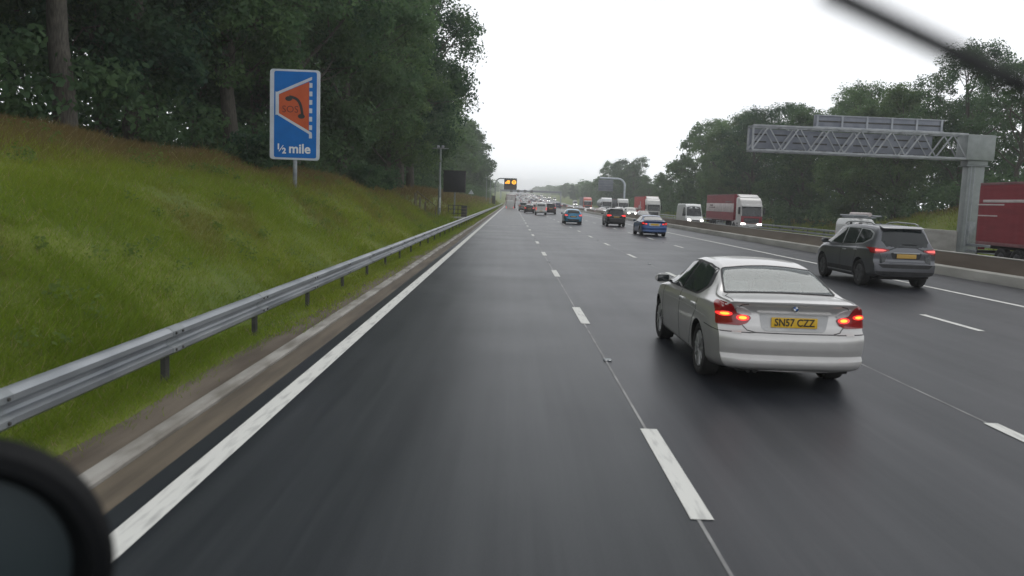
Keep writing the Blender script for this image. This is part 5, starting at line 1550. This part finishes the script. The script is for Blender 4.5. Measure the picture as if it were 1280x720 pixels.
saloon = make_saloon()
blue = copy_tree(saloon); saloon.scale = (1.02,) * 3
dead = []
for o in [x for x in bpy.data.objects if x.name.split('.')[0] in ('plate_lettering', 'badge_ring', 'badge_quarters', 'badge', 'clear_lens')]:
    p = o
    while p.parent is not None: p = p.parent
    if p == blue: dead.append(o)
for o in dead: bpy.data.objects.remove(o)
put(saloon, 3.32, 11.74, 0, 'silver four-door saloon with lit brake lights and yellow plate, just ahead on the right', 'car', GA)
paint(blue, (.022, .085, .26)); put(blue, 9.72, 58.5, 0, 'dark blue saloon with red tail lights in the right-hand lane', 'car', GA)
set_mat(blue, 'lit_bulb', M['lamp_red']); set_mat(blue, 'rear_window', M['glass'])

suv = make_suv()
suv2 = copy_tree(suv); suv.scale = (1.05,) * 3
put(suv, 11.12, 25.65, 0, 'dark grey sport utility car with roof rails beside the median barrier', 'car', GA)
paint(suv2, (.025, .023, .026)); put(suv2, 9.75, 79.5, 0, 'black sport utility car with bright red brake lights ahead of the blue saloon', 'car', GA)
set_mat(suv2, 'tail_lamp', M['lamp_red']); set_mat(suv2, 'lit_bulb', M['lamp_red'])

hatch = make_hatch()
def own(kind, c, x, y, label, cat='car'):
    r = copy_tree(kind); paint(r, c); return put(r, x, y, 0, label, cat, GA)
put(hatch, 5.95, 82.0, 0, 'light blue hatchback in the third lane, alone behind a gap', 'car', GA)
svan = make_van('small_van', 4.4, 1.85, .88, .9)
put(svan, 4.45, 128, 0, 'small white van with square tail, in the middle of the cars ahead', 'van', GA)
own(hatch, (.018, .018, .02), 3.0, 143, 'black hatchback left of the small white van')
own(suv, (.05, .022, .026), 6.5, 141, 'dark maroon tall car just right of the small white van')
own(hatch, (.24, .02, .03), 4.75, 168, 'red hatchback half hidden between the black car and white van')
own(suv, (.30, .31, .32), 2.3, 166, 'pale silver tall car ahead of the black hatchback, left lane of the group')
own(saloon if False else hatch, (.10, .03, .03), 3.1, 196, 'dark red car beyond the pale silver car')
box = make_lorry('box_lorry', (.5, .5, .5, 1), 'box', M['trailer_pink'], 8.0, 3.45)
put(box, -.30, 222, 0, 'pale box lorry seen from behind in the left lane under the lit signal', 'lorry', GA)

van = make_van('panel_van', 5.9, 2.62, 1.0, .95)
put(van, 19.4, 90.5, 180, 'tall white panel van with headlights on, oncoming beside the barrier', 'van', GO, float(zopp(19.4, 90)))
GL = 'oncoming lorries'
lor = make_lorry('curtain_lorry', (.62, .60, .58, 1), 'curtain', M['trailer_maroon'], 13.6, 4.2, True, True)
put(lor, 27.0, 103.5, 180, 'maroon and white curtain-sided lorry with white cab, behind the white van', 'lorry', GO, float(zopp(27, 100)))
lor2 = copy_tree(lor)
put(lor2, 25.2, 36.0, 180, 'dark red curtain-sided lorry cut off by the right edge, beside the gantry column', 'lorry', GO, float(zopp(25.2, 38)) + .05)
for o in [x for x in bpy.data.objects if x.name.split('.')[0] == 'pale_band']:
    p = o
    while p.parent is not None: p = p.parent
    if p == lor2: bpy.data.objects.remove(o)
tb2 = [o for o in kids(lor2) if o.name.startswith('trailer_body')][0]
for (yy, z_, l_, h_) in ((-.7, 3.28, 11.4, .14), (-5.7, 3.10, 2.3, .07), (-5.9, 2.55, 1.7, .06), (2.5, 1.98, 9.4, .12)):
    s_ = 1
    MB().box((1.287, yy, z_), (.012, l_, h_), 0, .004).build('pale_stripe', M['trailer_white'], tb2)
# marks on the maroon lorry's white band
tb1 = [o for o in kids(lor) if o.name.startswith('trailer_body')][0]
for (yy, z_, l_, h_) in ((-4.0, 2.86, 1.6, .18), (-3.6, 2.60, 3.2, .12), (4.4, 3.30, 3.0, .12)):
    MB().box((1.298, yy, z_), (.012, l_, h_), 0, .004).build('dark_mark', M['mark'], tb1)

cf = [o for o in kids(lor) if o.name.startswith('grille')][0]
MB().box((0, 13.6/2 + 2.95 + .012, 1.33), (2.36, .05, .86), 0, .02).build('front_panel', M['trailer_maroon'], lor)
red = make_lorry('red_trailer_lorry', (.68, .67, .64, 1), 'curtain', M['trailer_red'], 12.5, 4.3, False)
put(red, 25.4, 158.5, 180, 'white-cabbed lorry with a bright red trailer, oncoming', 'lorry', GO, float(zopp(25.4, 158)) - .2)
tb3 = [o for o in kids(red) if o.name.startswith('trailer_body')][0]
mb = MB()
for p_ in ([(-3.2, 1.9), (-2.2, 2.1), (-1.2, 1.75), (0, 2.2)], [(0, 1.8), (.8, 2.6), (1.4, 1.9)], [(1.8, 1.7), (2.2, 3.3), (2.6, 1.8), (3.4, 2.2)]):
    mb.tube([(1.30, a, b) for a, b in p_], .13, 6)
mb.build('white_script_mark', M['trailer_white'], tb3)
grey = make_lorry('box_lorry', (.68, .68, .67, 1), 'curtain', M['trailer_grey'], 12.0, 3.7, True)
put(grey, 26.6, 208, 180, 'white-cabbed lorry with a dark grey trailer behind the black car', 'lorry', GO, float(zopp(26.6, 208)))
tank = make_lorry('tanker_lorry', (.68, .69, .70, 1), 'tank', M['steel_tank'], 10.5, 4.0, True)
put(tank, 23.0, 210, 180, 'white-cabbed tanker lorry with a rounded steel tank, left of the curved-arm sign', 'lorry', GO, float(zopp(23, 210)))
orange = make_lorry('red_cab_lorry', (.56, .07, .035, 1), 'curtain', M['trailer_grey'], 12.5, 4.1, True)
put(orange, 22.6, 258, 180, 'orange-red cabbed lorry, oncoming, furthest of the near group', 'lorry', GO, float(zopp(22.6, 258)))
svan2 = copy_tree(svan); svan2.scale = (1.14,) * 3; put(svan2, 27.3, 65.2, 180, 'white van with loaded roof rack, half hidden behind the grey sport car', 'van', GO, float(zopp(26.0, 60)))
rk = empty('roof_rack', (0, 0, 0), 0, svan2)
for k in (-1.0, .2, 1.0): MB().box((0, k - .3, 1.93), (1.5, .05, .12), 0).build('crossbar', M['galv'], rk)
for s in (-1, 1): MB().tube([(s * .45, -2.3, 2.03), (s * .45, 2.2, 2.03)], .05, 8).build('ladder_rail', M['galv'], rk)
MB().tube([(0, -1.6, 2.12), (0, 1.5, 2.12)], .13, 12).build('pipe_tube', M['trailer_white'], rk)
# oncoming cars
def onc(kind, c, x, y, label, cat='car'):
    r = copy_tree(kind); paint(r, c); return put(r, x, y, 180, label, cat, GO, float(zopp(x, y)))
onc(hatch, (.05, .055, .06), 19.3, 122, 'dark grey oncoming car with headlights on, in front of the red trailer')
onc(svan, (.66, .66, .62), 19.4, 136, 'pale oncoming small van just behind the dark grey car', 'van')
onc(suv, (.6, .6, .6), 22.2, 172, 'white oncoming car in front of the grey-trailer lorry')
onc(hatch, (.62, .62, .62), 19.2, 176, 'white oncoming car hidden to its bonnet by the black car ahead')
onc(hatch, (.10, .11, .13), 19.0, 232, 'dark oncoming car with headlights beside the orange-red lorry')

# specks of traffic further on
specks = {'hatch': flatten(hatch, 'distant_car'), 'suv': flatten(suv, 'distant_car'), 'van': flatten(van, 'distant_van')}
g = np.random.default_rng(17)
cols = [(.6, .6, .6), (.55, .56, .58), (.02, .02, .022), (.05, .055, .06), (.22, .02, .025), (.03, .05, .16), (.25, .26, .27), (.10, .11, .12), (.64, .64, .62)]
def speck(kind, x, y, rz, c, label, cat, group, z):
    o = bpy.data.objects.new('distant_van' if kind == 'van' else 'distant_car', specks[kind]); link(o)
    o.location = (x, y, z); sl = math.atan2(float(zroad(y + 5) - zroad(y - 5)), 10)
    o.rotation_euler = ((sl if rz == 0 else -sl), 0, R(rz)); o.color = (*c, 1)
    tag(o, label, cat, group)
for lane, xl in enumerate((-.5, 3.2, 6.9, 10.5)):
    y = (300, 232, 205, 178)[lane] + g.random() * 10
    while y < 900:
        kind = ('hatch', 'hatch', 'suv', 'van')[int(g.integers(4))]
        speck(kind, xl + g.normal(0, .2), y, 0, (.62, .62, .6) if kind == 'van' else cols[int(g.integers(len(cols)))],
              'distant vehicle seen from behind in the queue climbing ahead' , 'van' if kind == 'van' else 'car', 'distant queue ahead', float(zroad(y)))
        y += 14 + g.exponential(26) + y * .03
for lane, xl in enumerate((18.9, 22.6, 26.3, 30.0)):
    y = (262, 236, 290, 330)[lane] + g.random() * 12
    while y < 1150:
        kind = ('hatch', 'hatch', 'suv', 'van')[int(g.integers(4))]
        speck(kind, xl + g.normal(0, .2), y, 180, (.62, .62, .6) if kind == 'van' else cols[int(g.integers(len(cols)))],
              'distant oncoming vehicle with headlights on, coming down the hill', 'van' if kind == 'van' else 'car', 'distant oncoming queue', float(zopp(xl, y)))
        y += 12 + g.exponential(20) + y * .022

# ------------------------------------------------------------------ the vehicle the photograph was taken from
wm = empty('wing_mirror', (-.628, .92, 1.655), R(24))
tag(wm, 'rounded black mirror of the camera vehicle at the lower left corner', 'mirror')
mb = MB()
mb.lathe([(.030, .118), (.0, .132), (-.012, .142), (-.004, .158), (.02, .166), (.06, .160), (.10, .12), (.125, .05), (.13, .001)], 'y', (0, 0, 0), 56, 0)
mb.build('mirror_housing', M['housing'], wm)
MB().lathe([(.028, .117), (.020, .08), (.016, .001)], 'y', (0, 0, 0), 48, 0).build('mirror_glass', M['mirror_dark'], wm)
MB().tube([(0, .06, -.10), (-.10, .10, -.34), (-.32, .12, -.50)], .022, 10).build('mirror_arm', M['black'], wm)

wp = empty('windscreen_wiper', (0, 0, 0))
tag(wp, 'black wiper blade of the camera vehicle crossing the upper right corner', 'wiper')
A_, B_ = Vector((.1634, .46, 2.2376)), Vector((.300, .46, 2.181))
MB().bar(A_, B_, .012, .010, 0, .003).build('blade', M['black'], wp)
Mid = A_.lerp(B_, .80)
MB().tube([Mid + Vector((0, -.012, .0)), Mid + Vector((.10, -.02, -.05)), Mid + Vector((.30, -.06, -.42))], .007, 8).build('arm', M['black'], wp)

# ------------------------------------------------------------------ air, sky, light, camera
hz = MB().box((25, 1215, 26), (318, 2510, 60), 0).build('haze', [], None)
hm = bpy.data.materials.new('haze_air'); hm.use_nodes = True; nt = hm.node_tree
nt.nodes.remove(nt.nodes['Principled BSDF'])
pv = N(nt, 'ShaderNodeVolumePrincipled'); pv.inputs['Color'].default_value = (.985, .99, .995, 1); pv.inputs['Density'].default_value = .00068
nt.links.new(pv.outputs[0], nt.nodes['Material Output'].inputs['Volume'])
hz.data.materials.append(hm); hz['kind'] = 'stuff'; hz['label'] = 'thin pale mist over the whole road'

SUN_EL, SUN_AZ = R(58), R(25)
w = bpy.data.worlds.new('World'); SC.world = w; w.use_nodes = True
nt = w.node_tree; bg = nt.nodes['Background']
sky = N(nt, 'ShaderNodeTexSky', sky_type='NISHITA'); sky.sun_disc = False; sky.sun_elevation = SUN_EL; sky.sun_rotation = SUN_AZ
sky.air_density = 1.0; sky.dust_density = 4.0; sky.ozone_density = 1.0
# overcast: the clear sky drained of colour under a sheet of cloud
hs = N(nt, 'ShaderNodeHueSaturation'); hs.inputs['Saturation'].default_value = .12; hs.inputs['Value'].default_value = 1.0
nt.links.new(sky.outputs[0], hs.inputs['Color'])
tc = N(nt, 'ShaderNodeTexCoord'); mp = N(nt, 'ShaderNodeMapping'); mp.inputs['Scale'].default_value = (1, 1, 2.6)
nt.links.new(tc.outputs['Generated'], mp.inputs[0])
cn = N(nt, 'ShaderNodeTexNoise'); cn.inputs['Scale'].default_value = 1.6; cn.inputs['Detail'].default_value = 5; cn.inputs['Roughness'].default_value = .5
nt.links.new(mp.outputs[0], cn.inputs['Vector'])
cr = ramp(nt, [(.30, (7.3, 7.55, 8.0)), (.70, (9.1, 9.3, 9.6))])
nt.links.new(cn.outputs['Fac'], cr.inputs[0])
mx = N(nt, 'ShaderNodeMix', data_type='RGBA'); mx.inputs['Factor'].default_value = .82
sz = N(nt, 'ShaderNodeSeparateXYZ'); nt.links.new(tc.outputs['Generated'], sz.inputs[0])
gr_ = ramp(nt, [(0.0, (.92,) * 3), (.10, (.64,) * 3), (.28, (.47,) * 3), (.72, (.35,) * 3)])
g2 = N(nt, 'ShaderNodeMath', operation='MULTIPLY'); g2.inputs[1].default_value = 2.5
nt.links.new(sz.outputs['Z'], gr_.inputs[0]); nt.links.new(gr_.outputs[0], g2.inputs[0])
gm = N(nt, 'ShaderNodeVectorMath', operation='SCALE'); nt.links.new(cr.outputs[0], gm.inputs[0]); nt.links.new(g2.outputs[0], gm.inputs['Scale'])
nt.links.new(hs.outputs[0], mx.inputs['A']); nt.links.new(gm.outputs[0], mx.inputs['B'])
nt.links.new(mx.outputs['Result'], bg.inputs['Color']); bg.inputs['Strength'].default_value = .105

sun = bpy.data.lights.new('sun', 'SUN'); sun.energy = .6; sun.angle = R(35); sun.color = (1, .98, .95)
so = bpy.data.objects.new('sun', sun); link(so)
dirv = Vector((math.sin(SUN_AZ) * math.cos(SUN_EL), math.cos(SUN_AZ) * math.cos(SUN_EL), math.sin(SUN_EL)))
so.rotation_euler = dirv.to_track_quat('Z', 'Y').to_euler(); so.location = (0, 0, 60)

cd = bpy.data.cameras.new('camera'); cam = bpy.data.objects.new('camera', cd); link(cam)
cd.sensor_width = 36; cd.lens = F_PX / 1280 * 36; cd.clip_start = .05; cd.clip_end = 6000
r_, u_, f_ = cam_axes()
cam.matrix_world = Matrix(((r_.x, u_.x, -f_.x, 0), (r_.y, u_.y, -f_.y, 0), (r_.z, u_.z, -f_.z, EYE), (0, 0, 0, 1)))
cd.dof.use_dof = True; cd.dof.focus_distance = 26; cd.dof.aperture_fstop = 2.1
SC.camera = cam
SC.view_settings.view_transform = 'Standard'; SC.view_settings.look = 'None'; SC.view_settings.exposure = 0; SC.view_settings.gamma = 1
SC.view_settings.use_curve_mapping = False
cy = SC.cycles
cy.max_bounces = 6; cy.diffuse_bounces = 3; cy.glossy_bounces = 3; cy.transmission_bounces = 3; cy.volume_bounces = 1; cy.transparent_max_bounces = 6
cy.use_denoising = True
try: cy.denoiser = 'OPENIMAGEDENOISE'
except Exception: pass
cy.sample_clamp_indirect = 6
